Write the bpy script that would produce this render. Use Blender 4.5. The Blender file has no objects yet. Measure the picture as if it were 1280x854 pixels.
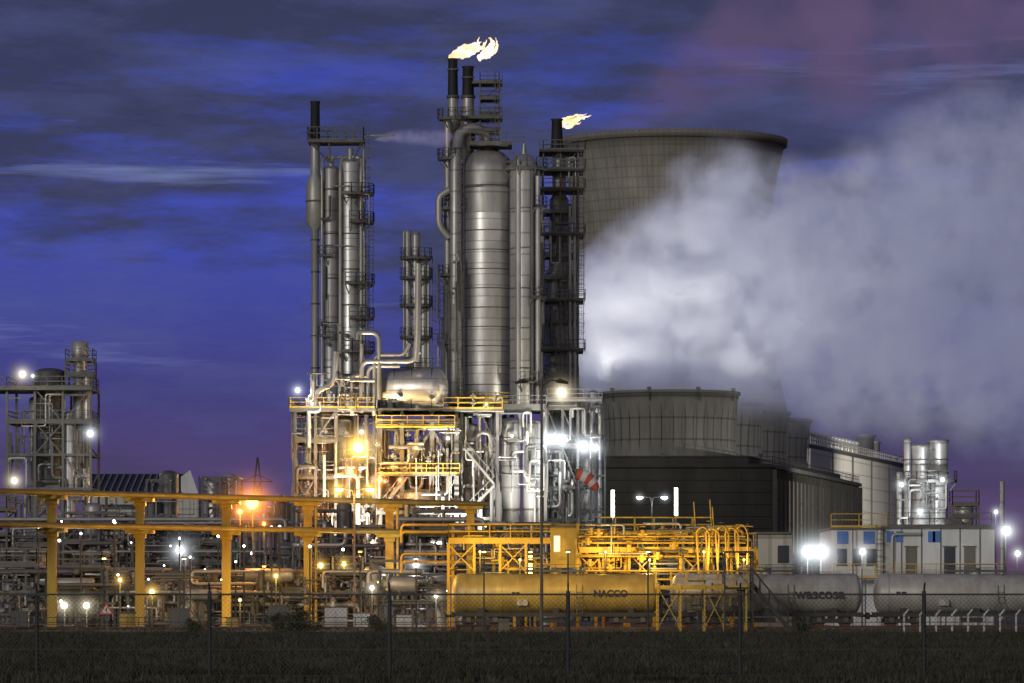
import bpy, math, random
import numpy as np
from mathutils import Vector
random.seed(7)
H=2.5; HY=744.0; FP=5334.0      # eye height, horizon row, focal length (telephoto) used to survey the photo
def S(D):                       # site depth of each zone: fence, sidings, pipe yard, columns, cooling plant
    if D<70: return 2*D
    if D<=110: return 192.
    if D<145: return 192+(D-110)/35*128
    if D<=180: return 320.
    return 2*D
def X0(px,d): return (px-640.0)*d/FP
def Z0(py,d): return H+(HY-py)*d/FP
def X(px,D): return X0(px,D+S(D))
def Z(py,D): return Z0(py,D+S(D))

scene=bpy.context.scene
# ------------------------------------------------------------ materials
def newmat(name):
    m=bpy.data.materials.new(name); m.use_nodes=True
    nt=m.node_tree; nt.nodes.clear()
    out=nt.nodes.new('ShaderNodeOutputMaterial')
    return m,nt,out
class N:
    def __init__(s,nt): s.nt=nt
    def n(s,t,**k):
        x=s.nt.nodes.new(t)
        for a,b in k.items(): setattr(x,a,b)
        return x
    def l(s,a,b): s.nt.links.new(a,b)
    def math(s,op,a,b=None,c=None,clamp=False):
        x=s.nt.nodes.new('ShaderNodeMath'); x.operation=op; x.use_clamp=clamp
        for i,v in enumerate((a,b,c)):
            if v is None: continue
            if isinstance(v,(int,float)): x.inputs[i].default_value=v
            else: s.nt.links.new(v,x.inputs[i])
        return x.outputs[0]
    def mix(s,f,a,b,mode='MIX'):
        x=s.nt.nodes.new('ShaderNodeMix'); x.data_type='RGBA'; x.blend_type=mode
        for idx,v in ((0,f),(6,a),(7,b)):
            if isinstance(v,(int,float)): x.inputs[idx].default_value=v
            elif isinstance(v,tuple): x.inputs[idx].default_value=(v[0],v[1],v[2],1)
            else: s.nt.links.new(v,x.inputs[idx])
        return x.outputs[2]
    def ramp(s,fac,stops):
        x=s.nt.nodes.new('ShaderNodeValToRGB')
        e=x.color_ramp.elements
        while len(e)<len(stops): e.new(0.5)
        for el,(p,c) in zip(e,stops):
            el.position=p; el.color=(c[0],c[1],c[2],1) if isinstance(c,tuple) else (c,c,c,1)
        s.nt.links.new(fac,x.inputs[0]); return x.outputs[0]
    def noise(s,vec,scale,detail=4,rough=.55):
        x=s.nt.nodes.new('ShaderNodeTexNoise'); x.inputs['Scale'].default_value=scale
        x.inputs['Detail'].default_value=detail; x.inputs['Roughness'].default_value=rough
        s.nt.links.new(vec,x.inputs['Vector']); return x.outputs[0],x.outputs[1]
    def mapping(s,vec,scale,loc=(0,0,0)):
        x=s.nt.nodes.new('ShaderNodeMapping'); x.inputs['Scale'].default_value=scale; x.inputs['Location'].default_value=loc
        s.nt.links.new(vec,x.inputs['Vector']); return x.outputs[0]

def surf(name,col,rough=.5,metal=0.,dirt=.35,bands=0.,panel=0.,bump=.0,nscale=.8,ribs=0.,dirtcol=None,spec=.5):
    m,nt,out=newmat(name); g=N(nt)
    geo=g.n('ShaderNodeNewGeometry'); pos=geo.outputs['Position']
    sep=g.n('ShaderNodeSeparateXYZ'); g.l(pos,sep.inputs[0])
    vert=g.mapping(pos,(1,1,.18))
    n1,_=g.noise(vert,nscale,5,.65); n2,_=g.noise(pos,nscale*5,2)
    dc=dirtcol or tuple(c*.35 for c in col)
    f=g.math('MULTIPLY',g.ramp(n1,[(.35,0.),(.7,1.)]),dirt)
    c=g.mix(f,col,dc)
    c=g.mix(g.math('MULTIPLY',n2,.25*min(1,dirt*2)),c,tuple(x*.5 for x in col))
    height=n2
    if panel:
        fx=g.math('FLOOR',g.math('MULTIPLY',sep.outputs[0],1/1.3)); fz=g.math('FLOOR',g.math('DIVIDE',sep.outputs[2],bands or 1.2))
        cb=g.n('ShaderNodeCombineXYZ'); g.l(fx,cb.inputs[0]); g.l(fz,cb.inputs[2])
        wn=g.n('ShaderNodeTexWhiteNoise'); g.l(cb.outputs[0],wn.inputs[0])
        c=g.mix(g.math('MULTIPLY',wn.outputs[0],panel),c,tuple(x*.45 for x in col))
    if bands:
        fr=g.math('FRACT',g.math('DIVIDE',sep.outputs[2],bands))
        ln=g.math('LESS_THAN',fr,.09)
        c=g.mix(g.math('MULTIPLY',ln,.55),c,tuple(x*.25 for x in col))
        height=g.math('ADD',g.math('MULTIPLY',n2,.4),g.math('MULTIPLY',ln,-.6))
    if ribs:
        fr=g.math('FRACT',g.math('DIVIDE',g.math('ADD',sep.outputs[0],sep.outputs[1]),ribs))
        ln=g.math('LESS_THAN',fr,.25)
        c=g.mix(g.math('MULTIPLY',ln,.4),c,tuple(x*.3 for x in col))
    p=g.n('ShaderNodeBsdfPrincipled'); g.l(c,p.inputs['Base Color'])
    p.inputs['Metallic'].default_value=metal
    g.l(g.math('ADD',g.math('MULTIPLY',n1,.25),rough-.12),p.inputs['Roughness'])
    p.inputs['Specular IOR Level'].default_value=spec
    if bump or bands:
        b=g.n('ShaderNodeBump'); b.inputs['Strength'].default_value=bump or .25; b.inputs['Distance'].default_value=.05
        g.l(height,b.inputs['Height']); g.l(b.outputs[0],p.inputs['Normal'])
    g.l(p.outputs[0],out.inputs[0]); return m

def emis(name,col,st):
    m,nt,out=newmat(name); g=N(nt)
    e=g.n('ShaderNodeEmission'); e.inputs[0].default_value=(*col,1); e.inputs[1].default_value=st
    g.l(e.outputs[0],out.inputs[0])
    m.cycles.emission_sampling='NONE'
    return m

M={}
M['alu']=surf('aluminium_cladding',(.66,.655,.64),.40,.55,.45,1.25,.35)
M['alu2']=surf('dull_aluminium',(.46,.455,.44),.44,.42,.6,2.4,.35)
M['pipe']=surf('galvanised_pipe',(.40,.395,.37),.46,.4,.5)
M['pdark']=surf('dark_pipe',(.10,.10,.10),.55,.2,.4)
M['steel']=surf('structural_steel',(.13,.128,.12),.6,.2,.5)
M['dsteel']=surf('dark_steel',(.045,.045,.043),.65,.1,.4)
M['black']=surf('sooty_black',(.012,.012,.012),.7,0,.3)
M['yel']=surf('yellow_paint',(.60,.40,.045),.5,0,.55,dirtcol=(.18,.10,.02))
M['yelp']=surf('yellow_pipe_paint',(.50,.32,.045),.45,.1,.6,dirtcol=(.15,.08,.02))
M['conc']=surf('weathered_concrete',(.22,.215,.195),.9,0,.65,3.0,0,bump=.3,nscale=.35,spec=.1)
M['concd']=surf('dark_concrete',(.080,.077,.068),.9,0,.6,1.6,0,nscale=.3,spec=.05)
M['fin']=surf('louvre_panel',(.18,.175,.155),.85,0,.6,0,0,nscale=.4,spec=.1)
M['white']=surf('white_panel',(.58,.60,.60),.6,0,.35,0,.0)
M['shed']=surf('shed_cladding',(.50,.49,.43),.6,.0,.35,2.2,0,ribs=1.1)
M['blue']=surf('blue_panel',(.06,.16,.45),.4,0,.1)
M['glass']=surf('window_glass',(.02,.03,.05),.1,0,.1)
M['tank']=surf('tank_wagon_paint',(.50,.49,.45),.42,.1,.65,dirtcol=(.14,.11,.08))
M['tanky']=surf('tank_wagon_yellow',(.58,.42,.11),.42,.1,.65,dirtcol=(.17,.10,.04))
M['red']=surf('red_fabric',(.6,.12,.06),.8,0,.1)
M['wfab']=surf('white_fabric',(.75,.68,.62),.8,0,.1)
M['text']=surf('dark_lettering',(.03,.03,.035),.6,0,.1)
M['rust']=surf('rusty_steel',(.16,.07,.035),.8,.1,.5)
M['wood']=surf('old_timber',(.06,.05,.04),.9,0,.5)
M['ballast']=surf('track_ballast',(.09,.085,.08),.95,0,.6,nscale=3,bump=.5)
M['eW']=emis('lamp_white',(1,.96,.84),14)
M['eC']=emis('lamp_cool',(.90,.96,1),14)
M['eY']=emis('lamp_yellow',(1,.72,.16),12)
M['eO']=emis('lamp_orange',(1,.40,.06),12)
M['eWin']=emis('lit_window',(1,.9,.6),1.2)

# ------------------------------------------------------------ mesh builder
class B:
    def __init__(s,name,dref=None): s.name=name; s.v=[]; s.f=[]; s.m=[]; s.sm=[]; s.mats=[]; s.dref=dref
    def mi(s,k):
        if k not in s.mats: s.mats.append(k)
        return s.mats.index(k)
    def add(s,vs,fs,k,smooth=False):
        o=len(s.v); i=s.mi(k); s.v.extend([tuple(v) for v in vs])
        for f in fs:
            s.f.append([a+o for a in f]); s.m.append(i); s.sm.append(smooth)
    def box(s,x0,x1,y0,y1,z0,z1,k):
        s.add([(x0,y0,z0),(x1,y0,z0),(x1,y1,z0),(x0,y1,z0),(x0,y0,z1),(x1,y0,z1),(x1,y1,z1),(x0,y1,z1)],
              [(0,3,2,1),(4,5,6,7),(0,1,5,4),(1,2,6,5),(2,3,7,6),(3,0,4,7)],k)
    def prism(s,pts,z0,z1,k):
        n=len(pts); z0s=z0 if isinstance(z0,list) else [z0]*n; z1s=z1 if isinstance(z1,list) else [z1]*n
        vs=[(p[0],p[1],z0s[i]) for i,p in enumerate(pts)]+[(p[0],p[1],z1s[i]) for i,p in enumerate(pts)]
        fs=[tuple(range(n))[::-1],tuple(range(n,2*n))]+[(i,(i+1)%n,n+(i+1)%n,n+i) for i in range(n)]
        s.add(vs,fs,k)
    def beam(s,a,b,w,k,h=None):
        a=Vector(a); b=Vector(b); d=b-a
        if d.length<1e-4: return
        d.normalize(); up=Vector((0,0,1)) if abs(d.z)<.95 else Vector((0,1,0))
        sx=d.cross(up).normalized(); sz=sx.cross(d).normalized(); h=h or w
        sx*=w/2; sz*=h/2
        vs=[a-sx-sz,a+sx-sz,a+sx+sz,a-sx+sz,b-sx-sz,b+sx-sz,b+sx+sz,b-sx+sz]
        s.add(vs,[(0,1,2,3),(7,6,5,4),(0,4,5,1),(1,5,6,2),(2,6,7,3),(3,7,4,0)],k)
    def sweep(s,P,rad,k,seg=10):
        P=[Vector(p) for p in P]; n=len(P)
        if not isinstance(rad,(list,tuple)): rad=[rad]*n
        t0=(P[1]-P[0]).normalized(); ref=Vector((0,0,1)) if abs(t0.z)<.9 else Vector((0,1,0))
        nx=t0.cross(ref).normalized(); vs=[]
        for i in range(n):
            t=(P[min(i+1,n-1)]-P[max(i-1,0)]).normalized()
            nx=(nx-t*nx.dot(t)).normalized(); ny=t.cross(nx)
            for j in range(seg):
                a=2*math.pi*j/seg; vs.append(P[i]+(nx*math.cos(a)+ny*math.sin(a))*rad[i])
        fs=[]
        for i in range(n-1):
            for j in range(seg):
                j2=(j+1)%seg; fs.append((i*seg+j,i*seg+j2,(i+1)*seg+j2,(i+1)*seg+j))
        s.add(vs,fs,k,True)
        s.add(vs[:seg],[tuple(range(seg))[::-1]],k); s.add(vs[-seg:],[tuple(range(seg))],k)
    def cyl(s,a,b,r,k,r2=None,seg=14): s.sweep([a,b],[r,r if r2 is None else r2],k,seg)
    def pipe(s,pts,r,k,seg=9,bend=None):
        P=[Vector(p) for p in pts]; out=[P[0]]; bend=bend or r*3
        for i in range(1,len(P)-1):
            a=(P[i-1]-P[i]); b=(P[i+1]-P[i]); d=min(bend,a.length*.45,b.length*.45)
            p0=P[i]+a.normalized()*d; p2=P[i]+b.normalized()*d
            for t in (0,.25,.5,.75,1): out.append(p0*(1-t)**2+P[i]*2*t*(1-t)+p2*t*t)
        out.append(P[-1]); s.sweep(out,r,k,seg)
    def rev(s,cx,cy,prof,k,seg=32):
        vs=[];fs=[];n=len(prof)
        for z,r in prof:
            for j in range(seg):
                a=2*math.pi*j/seg; vs.append((cx+r*math.cos(a),cy+r*math.sin(a),z))
        for i in range(n-1):
            for j in range(seg):
                j2=(j+1)%seg; fs.append((i*seg+j,i*seg+j2,(i+1)*seg+j2,(i+1)*seg+j))
        s.add(vs,fs,k,True)
        if prof[-1][1]>.02: s.add(vs[-seg:],[tuple(range(seg))],k)
    def vessel(s,cx,cy,z0,z1,r,k,seg=32,head=.5,rings=0,kr='steel'):
        p=[(z0,r),(z1,r)]
        for t in (.25,.5,.7,.85,.95,1): p.append((z1+r*head*math.sin(t*math.pi/2)*1.0,r*max(.02,math.cos(t*math.pi/2))))
        s.rev(cx,cy,p,k,seg)
        if rings:
            n=int((z1-z0)/rings)
            for i in range(n+1): s.ring(cx,cy,z0+i*rings,r,.06,.14,kr,seg)
    def ring(s,cx,cy,z,r,t,h,k,seg=24): s.rev(cx,cy,[(z-h/2,r-.05),(z-h/2,r+t),(z+h/2,r+t),(z+h/2,r-.05)],k,seg)
    def hvessel(s,a,b,r,k,seg=28,head=.45):
        a=Vector(a); b=Vector(b); d=(b-a).normalized(); P=[];rr=[]
        for t in (1,.92,.75,.5,.25): P.append(a-d*r*head*math.sin(t*math.pi/2)); rr.append(max(.03,r*math.cos(t*math.pi/2)))
        P+= [a,a+(b-a)*.5,b]; rr+=[r,r,r]
        for t in (.25,.5,.75,.92,1): P.append(b+d*r*head*math.sin(t*math.pi/2)); rr.append(max(.03,r*math.cos(t*math.pi/2)))
        s.sweep(P,rr,k,seg)
    def rail(s,pts,k='steel',h=1.1,w=.07,sp=1.6,closed=False):
        P=[Vector(p) for p in pts]
        if closed: P.append(P[0])
        for a,b in zip(P,P[1:]):
            L=(b-a).length
            if L<.05: continue
            for hh in (h,h*.55): s.beam(a+Vector((0,0,hh)),b+Vector((0,0,hh)),w,k)
            s.beam(a+Vector((0,0,.08)),b+Vector((0,0,.08)),.03,k,.16)
            n=max(1,int(L/sp))
            for i in range(n+1):
                p=a+(b-a)*i/n; s.beam(p,p+Vector((0,0,h)),w,k)
    def rdeck(s,cx,cy,z,r0,r1,a0=0,a1=360,k='steel',kr='steel',w=.07):
        n=max(3,int(abs(a1-a0)/24)); vs=[];fs=[];arc=[]
        for i in range(n+1):
            a=math.radians(a0+(a1-a0)*i/n); c,sn=math.cos(a),math.sin(a)
            for r,zz in ((r0,z),(r1,z),(r1,z-.18),(r0,z-.18)): vs.append((cx+r*c,cy+r*sn,zz))
            arc.append((cx+r1*c,cy+r1*sn,z))
            if i%2==0: s.beam((cx+r0*c,cy+r0*sn,z-1.1),(cx+(r1-.1)*c,cy+(r1-.1)*sn,z-.15),.1,k)
        for i in range(n):
            for j in range(4): fs.append((i*4+j,(i+1)*4+j,(i+1)*4+(j+1)%4,i*4+(j+1)%4))
        s.add(vs,fs,k); s.rail(arc,kr,w=w,sp=1.2)
    def ladder(s,x,y,z0,z1,k='steel',cage=True,w=.5):
        for dx in (-w/2,w/2): s.beam((x+dx,y,z0),(x+dx,y,z1),.07,k)
        z=z0
        while z<z1: s.beam((x-w/2,y,z),(x+w/2,y,z),.045,k); z+=.45
        if cage:
            z=z0+2
            while z<z1:
                pts=[(x-w/2,y,z),(x-w*.8,y-.45,z),(x,y-.8,z),(x+w*.8,y-.45,z),(x+w/2,y,z)]
                for a,b in zip(pts,pts[1:]): s.beam(a,b,.05,k)
                z+=1.1
            for dx,dy in ((-w*.8,-.45),(0,-.8),(w*.8,-.45)): s.beam((x+dx,y+dy,z0+2),(x+dx,y+dy,z1),.035,k)
    def frame(s,x0,x1,y0,y1,zs,nx,ny,w,k,brace=.5,deck=0.,rail=None,seed=1):
        r=random.Random(seed)
        xs=[x0+(x1-x0)*i/nx for i in range(nx+1)]; ys=[y0+(y1-y0)*i/ny for i in range(ny+1)]
        for x in xs:
            for y in ys: s.beam((x,y,zs[0]),(x,y,zs[-1]),w,k)
        for zi,z in enumerate(zs[1:]):
            for y in ys: s.beam((x0-w/2,y,z),(x1+w/2,y,z),w*.8,k,w)
            for x in xs: s.beam((x,y0,z-.01),(x,y1,z-.01),w*.7,k,w*.85)
            if deck and r.random()<deck:
                s.box(x0,x1,y0,y1,z+w*.52,z+w*.52+.08,k)
                if rail: s.rail([(x0,y0,z+.1+w*.5),(x1,y0,z+.1+w*.5),(x1,y1,z+.1+w*.5),(x0,y1,z+.1+w*.5)],rail,closed=True)
        for zi in range(len(zs)-1):
            for i in range(nx):
                if r.random()<brace:
                    y=ys[0] if r.random()<.7 else ys[-1]
                    a,b=((xs[i],y,zs[zi]),(xs[i+1],y,zs[zi+1])) ; c,d=((xs[i+1],y,zs[zi]),(xs[i],y,zs[zi+1]))
                    q=r.random()
                    if q<.6: s.beam(a,b,w*.5,k)
                    if q>.3: s.beam(c,d,w*.5,k)
    def stair(s,x0,z0,x1,z1,y,k,w=.9):
        for dy in (0,w):
            s.beam((x0,y+dy,z0),(x1,y+dy,z1),.08,k,.25)
            s.beam((x0,y+dy,z0+1),(x1,y+dy,z1+1),.06,k)
            for t in (0,.25,.5,.75,1): 
                xx=x0+(x1-x0)*t; zz=z0+(z1-z0)*t; s.beam((xx,y+dy,zz),(xx,y+dy,zz+1),.05,k)
        n=int(abs(z1-z0)/.22)
        for i in range(n):
            t=(i+.5)/n; xx=x0+(x1-x0)*t; zz=z0+(z1-z0)*t; s.box(xx-.13,xx+.13,y,y+w,zz-.02,zz+.02,k)
    def clutter(s,x0,x1,y0,y1,z0,z1,n,ks,rmin=.06,rmax=.25,seed=3,L=.5):
        r=random.Random(seed)
        for _ in range(n):
            p=[r.uniform(x0,x1),r.uniform(y0,y1),r.uniform(z0,z1)]; pts=[tuple(p)]
            ax=r.choice([0,2,2]) 
            for _s in range(r.randint(2,5)):
                lo,hi=((x0,x1),(y0,y1),(z0,z1))[ax]
                span=min(hi-lo,14.)
                nv=p[ax]+r.choice((-1,1))*r.uniform(.15,L)*span; nv=min(max(nv,lo),hi)
                if abs(nv-p[ax])<.5: 
                    ax=r.choice([a for a in (0,1,2) if a!=ax]); continue
                p[ax]=nv; pts.append(tuple(p)); ax=r.choice([a for a in (0,2,2,1) if a!=ax])
            if len(pts)>1:
                rr=rmin+(rmax-rmin)*r.random()**2
                s.pipe(pts,rr,r.choice(ks),7)
    def valves(s,x0,x1,y0,y1,z0,z1,n,k,seed=5):
        r=random.Random(seed)
        for _ in range(n):
            x,y,z=r.uniform(x0,x1),r.uniform(y0,y1),r.uniform(z0,z1)
            s.cyl((x,y,z-.25),(x,y,z+.25),.16,k,seg=8); s.cyl((x-.3,y,z),(x+.3,y,z),.12,k,seg=8)
            s.cyl((x,y,z+.45),(x,y,z+.5),.22,k,seg=10)
    def done(s,parent=None):
        v=np.array(s.v,dtype=float); dref=s.dref if s.dref is not None else (v[:,1].min()+v[:,1].max())/2
        v[:,1]+=S(dref)
        c=(v.min(0)+v.max(0))/2; c[2]=v[:,2].min()
        me=bpy.data.meshes.new(s.name); me.from_pydata((v-c).tolist(),[],s.f)
        for k in s.mats: me.materials.append(M[k])
        me.polygons.foreach_set('material_index',s.m); me.polygons.foreach_set('use_smooth',s.sm)
        me.update(); o=bpy.data.objects.new(s.name,me); o.location=c
        scene.collection.objects.link(o)
        if parent:
            o.parent=parent; o.location=Vector(c)-parent.location
        return o

def lightpt(name,loc,power,col,D,parent=None,size=.15,spot=None,target=None,TD=None):
    loc=Vector((loc[0],loc[1]+S(D),loc[2]))
    L=bpy.data.lights.new(name,'SPOT' if spot else 'POINT'); L.energy=power; L.color=col; L.shadow_soft_size=size
    o=bpy.data.objects.new(name,L); scene.collection.objects.link(o)
    if spot:
        L.spot_size=math.radians(spot); L.spot_blend=.7
        t=Vector((target[0],target[1]+S(TD if TD is not None else D),target[2]))
        o.rotation_euler=(t-loc).to_track_quat('-Z','Y').to_euler()
    o.location=loc
    if parent: o.parent=parent; o.location=loc-parent.location
    return o
COL={'eW':(1,.90,.70),'eC':(.92,.96,1),'eY':(1,.64,.15),'eO':(1,.36,.06)}
# emission-only balls that paint a bloom glow around the lamps
BLOOM={}
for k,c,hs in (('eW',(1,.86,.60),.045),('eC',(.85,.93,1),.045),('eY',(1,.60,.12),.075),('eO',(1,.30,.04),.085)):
    m,nt,out=newmat('bloom_glow_'+k); g=N(nt); tc=g.n('ShaderNodeTexCoord')
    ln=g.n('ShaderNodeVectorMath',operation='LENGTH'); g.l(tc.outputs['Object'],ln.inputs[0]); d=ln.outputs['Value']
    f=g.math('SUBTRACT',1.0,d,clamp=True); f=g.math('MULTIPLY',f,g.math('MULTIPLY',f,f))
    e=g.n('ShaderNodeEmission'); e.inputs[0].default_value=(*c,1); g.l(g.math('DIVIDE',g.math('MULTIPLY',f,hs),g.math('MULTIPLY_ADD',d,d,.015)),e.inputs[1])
    g.l(e.outputs[0],out.inputs['Volume']); m.cycles.volume_step_rate=.5; m.cycles.emission_sampling='NONE'; BLOOM[k]=m
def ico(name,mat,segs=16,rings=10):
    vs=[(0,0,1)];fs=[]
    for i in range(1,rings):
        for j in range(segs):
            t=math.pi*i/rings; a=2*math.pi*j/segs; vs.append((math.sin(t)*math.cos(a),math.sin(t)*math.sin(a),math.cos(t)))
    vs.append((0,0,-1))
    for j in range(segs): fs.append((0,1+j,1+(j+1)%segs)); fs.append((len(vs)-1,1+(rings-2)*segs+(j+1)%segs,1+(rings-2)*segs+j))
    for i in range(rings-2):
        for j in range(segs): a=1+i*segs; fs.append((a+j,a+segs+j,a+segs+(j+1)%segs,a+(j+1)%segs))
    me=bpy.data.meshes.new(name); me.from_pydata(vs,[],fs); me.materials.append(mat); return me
HM_={k:ico('bloom_glow',BLOOM[k]) for k in BLOOM}
def bloom_ball(x,y,z,D,k,R,parent):
    o=bpy.data.objects.new('bloom_glow',HM_[k]); scene.collection.objects.link(o); o.parent=parent
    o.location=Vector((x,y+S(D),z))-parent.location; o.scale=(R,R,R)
def lamp(px,py,D,k='eW',power=800,r=.22,name='floodlight',glow=True):
    x,z=X(px,D),Z(py,D); b=B(name,D); R=r; r=r*.6
    b.sweep([(x,D-r+2*r*t,z) for t in (0,.06,.2,.5,.8,.94,1)],[r*.1,r*.5,r*.85,r,r*.85,r*.5,r*.1],k,14)
    b.box(x-r*.9,x+r*.9,D-r*.3,D+r*1.5,z+r*1.02,z+r*1.2,'dsteel')
    if D<131: b.cyl((x,D+r*1.6,0),(x,D+r*1.6,z+r*1.2),.06,'dsteel',seg=6)
    else: b.beam((x,D+r*1.2,z+r*1.1),(x,D+r*1.2+2.5,z+r*.6),.1,'dsteel')
    o=b.done()
    if power: lightpt('bulb_light',(x,D-r-.45,z-.1),power,COL[k],D,o)
    if glow and R>=.19: bloom_ball(x,D,z,D,k,R*5.+.3,o)
    return o

# ------------------------------------------------------------ ground
def sheet(name,pts,z,mat):
    me=bpy.data.meshes.new(name); me.from_pydata([(p[0],p[1],z) for p in pts],[],[tuple(range(len(pts)))])
    me.materials.append(mat); o=bpy.data.objects.new(name,me); scene.collection.objects.link(o); return o
m,nt,out=newmat('rough_meadow'); g=N(nt); geo=g.n('ShaderNodeNewGeometry')
a,_=g.noise(geo.outputs['Position'],.12,6,.7); b_,_=g.noise(geo.outputs['Position'],1.5,5,.7)
c=g.mix(a,(.014,.016,.010),(.035,.033,.025)); c=g.mix(g.math('MULTIPLY',b_,.8),c,(.008,.010,.006))
p=g.n('ShaderNodeBsdfPrincipled'); p.inputs['Roughness'].default_value=.95; p.inputs['Specular IOR Level'].default_value=.1
g.l(c,p.inputs['Base Color']); bp=g.n('ShaderNodeBump'); bp.inputs['Distance'].default_value=.2; g.l(b_,bp.inputs['Height']); g.l(bp.outputs[0],p.inputs['Normal'])
g.l(p.outputs[0],out.inputs[0])
sheet('ground',[(-3000,-200),(3000,-200),(3000,7000),(-3000,7000)],0,m)
M['yard']=surf('plant_yard_asphalt',(.06,.058,.055),.85,0,.5,nscale=.3,spec=.2)
sheet('plant_yard_pavement',[(-90,291.5),(130,291.5),(200,1400),(-160,1400)],.004,M['yard'])

mg,nt,out=newmat('dry_grass'); g=N(nt); geo=g.n('ShaderNodeNewGeometry'); n1,_=g.noise(geo.outputs['Position'],.35,5,.65)
p=g.n('ShaderNodeBsdfPrincipled'); p.inputs['Roughness'].default_value=.9; p.inputs['Specular IOR Level'].default_value=.1
g.l(g.mix(g.ramp(n1,[(.35,0.),(.65,1.)]),(.014,.018,.009),(.095,.088,.065)),p.inputs['Base Color']); g.l(p.outputs[0],out.inputs[0])
rs=np.random.RandomState(3); n=130000
gy=105+rs.rand(n)**1.2*178; gx=(rs.rand(n)-.5)*gy*.29
clump=np.sin(gx*.9+np.sin(gy*.3)*2)*np.sin(gy*.5+gx*.4)
hh=.06+.2*rs.rand(n)*(1+.9*np.clip(clump,-.6,1)); hh[rs.rand(n)<.004]*=3.
ang=rs.rand(n)*6.28; w=.025+.025*rs.rand(n)
V=np.zeros((n*3,3)); V[0::3]=np.c_[gx-np.cos(ang)*w,gy-np.sin(ang)*w,np.zeros(n)]; V[1::3]=np.c_[gx+np.cos(ang)*w,gy+np.sin(ang)*w,np.zeros(n)]
V[2::3]=np.c_[gx+(rs.rand(n)-.5)*hh,gy+(rs.rand(n)-.5)*hh,hh]
me=bpy.data.meshes.new('grass'); me.vertices.add(n*3); me.vertices.foreach_set('co',V.ravel()); me.loops.add(n*3); me.loops.foreach_set('vertex_index',np.arange(n*3)); me.polygons.add(n); me.polygons.foreach_set('loop_start',np.arange(n)*3); me.update(); me.validate()
me.materials.append(mg); o=bpy.data.objects.new('grass',me); scene.collection.objects.link(o)

# ------------------------------------------------------------ chain link fence
b=B('chain_link_fence',42.); D=42.
pxs=[-390,-172,46,262,487,710,925,1155,1380,1600]
for q in pxs:
    x=X(q,D); b.cyl((x,D,0),(x,D,2.62),.06,'dsteel',seg=8); b.beam((x,D,2.6),(x,D-.25,2.85),.05,'dsteel')
x0,x1=X(pxs[0],D),X(pxs[-1],D)
for z in (.12,.9,1.7,2.52): b.beam((x0,D-.08,z),(x1,D-.08,z),.02 if z<2.5 else .055,'dsteel')
k=x0
while k<x1:
    for sg in (1,-1): b.beam((k,D-.08,.1),(k+sg*2.4,D-.08+.01*sg,2.5),.007,'dsteel')
    k+=.14
b.done()

# ------------------------------------------------------------ cooling tower
D=420.; cx=X(840,D); pr=[]
for i in range(41):
    z=8+126.6*i/40; pr.append((z,28.3*math.sqrt(1+((z-98)/61.)**2)))
rt=pr[-1][1]; cyt=D+S(D)
m,nt,out=newmat('cooling_tower_concrete'); g=N(nt); geo=g.n('ShaderNodeNewGeometry'); sep=g.n('ShaderNodeSeparateXYZ'); g.l(geo.outputs['Position'],sep.inputs[0])
an=g.math('ARCTAN2',g.math('SUBTRACT',sep.outputs[0],cx),g.math('SUBTRACT',sep.outputs[1],cyt))
cb=g.n('ShaderNodeCombineXYZ'); g.l(g.math('MULTIPLY',an,30),cb.inputs[0]); g.l(g.math('MULTIPLY',sep.outputs[2],.12),cb.inputs[1])
st,_=g.noise(cb.outputs[0],.5,6,.7); bl,_=g.noise(geo.outputs['Position'],.06,5)
c=g.mix(g.ramp(st,[(.35,0.),(.75,1.)]),(.34,.325,.285),(.17,.163,.145)); c=g.mix(g.ramp(bl,[(.35,0.),(.7,.75)]),c,(.16,.152,.135))
topd=g.ramp(g.math('DIVIDE',sep.outputs[2],140.),[(.86,0.),(.97,.5)]); c=g.mix(topd,c,(.13,.12,.105))
rib=g.math('LESS_THAN',g.math('FRACT',g.math('MULTIPLY',an,120/(2*math.pi))),.20)
hz=g.math('LESS_THAN',g.math('FRACT',g.math('DIVIDE',sep.outputs[2],3.0)),.16)
c=g.mix(g.math('MULTIPLY',g.math('MAXIMUM',rib,hz),.34),c,(.08,.075,.066))
p=g.n('ShaderNodeBsdfPrincipled'); p.inputs['Roughness'].default_value=.9; p.inputs['Specular IOR Level'].default_value=.2; g.l(c,p.inputs['Base Color']); g.l(p.outputs[0],out.inputs[0]); M['tower']=m
b=B('cooling_tower',D)
b.rev(cx,D,pr+[(134.6,rt+.9),(136.6,rt+1.1),(136.6,rt-.3),(132,rt-1)]+[(z,r-.8) for z,r in reversed(pr)],'tower',128)
for i in range(48):
    a=2*math.pi*i/48; a2=a+math.pi/48
    r0=pr[0][1]; b.beam((cx+(r0+3)*math.cos(a2),D+(r0+3)*math.sin(a2),0),(cx+r0*math.cos(a),D+r0*math.sin(a),8.3),.9,'conc'); b.beam((cx+(r0+3)*math.cos(a2),D+(r0+3)*math.sin(a2),0),(cx+r0*math.cos(a+math.pi/24),D+r0*math.sin(a+math.pi/24),8.3),.9,'conc')
b.done()

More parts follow.
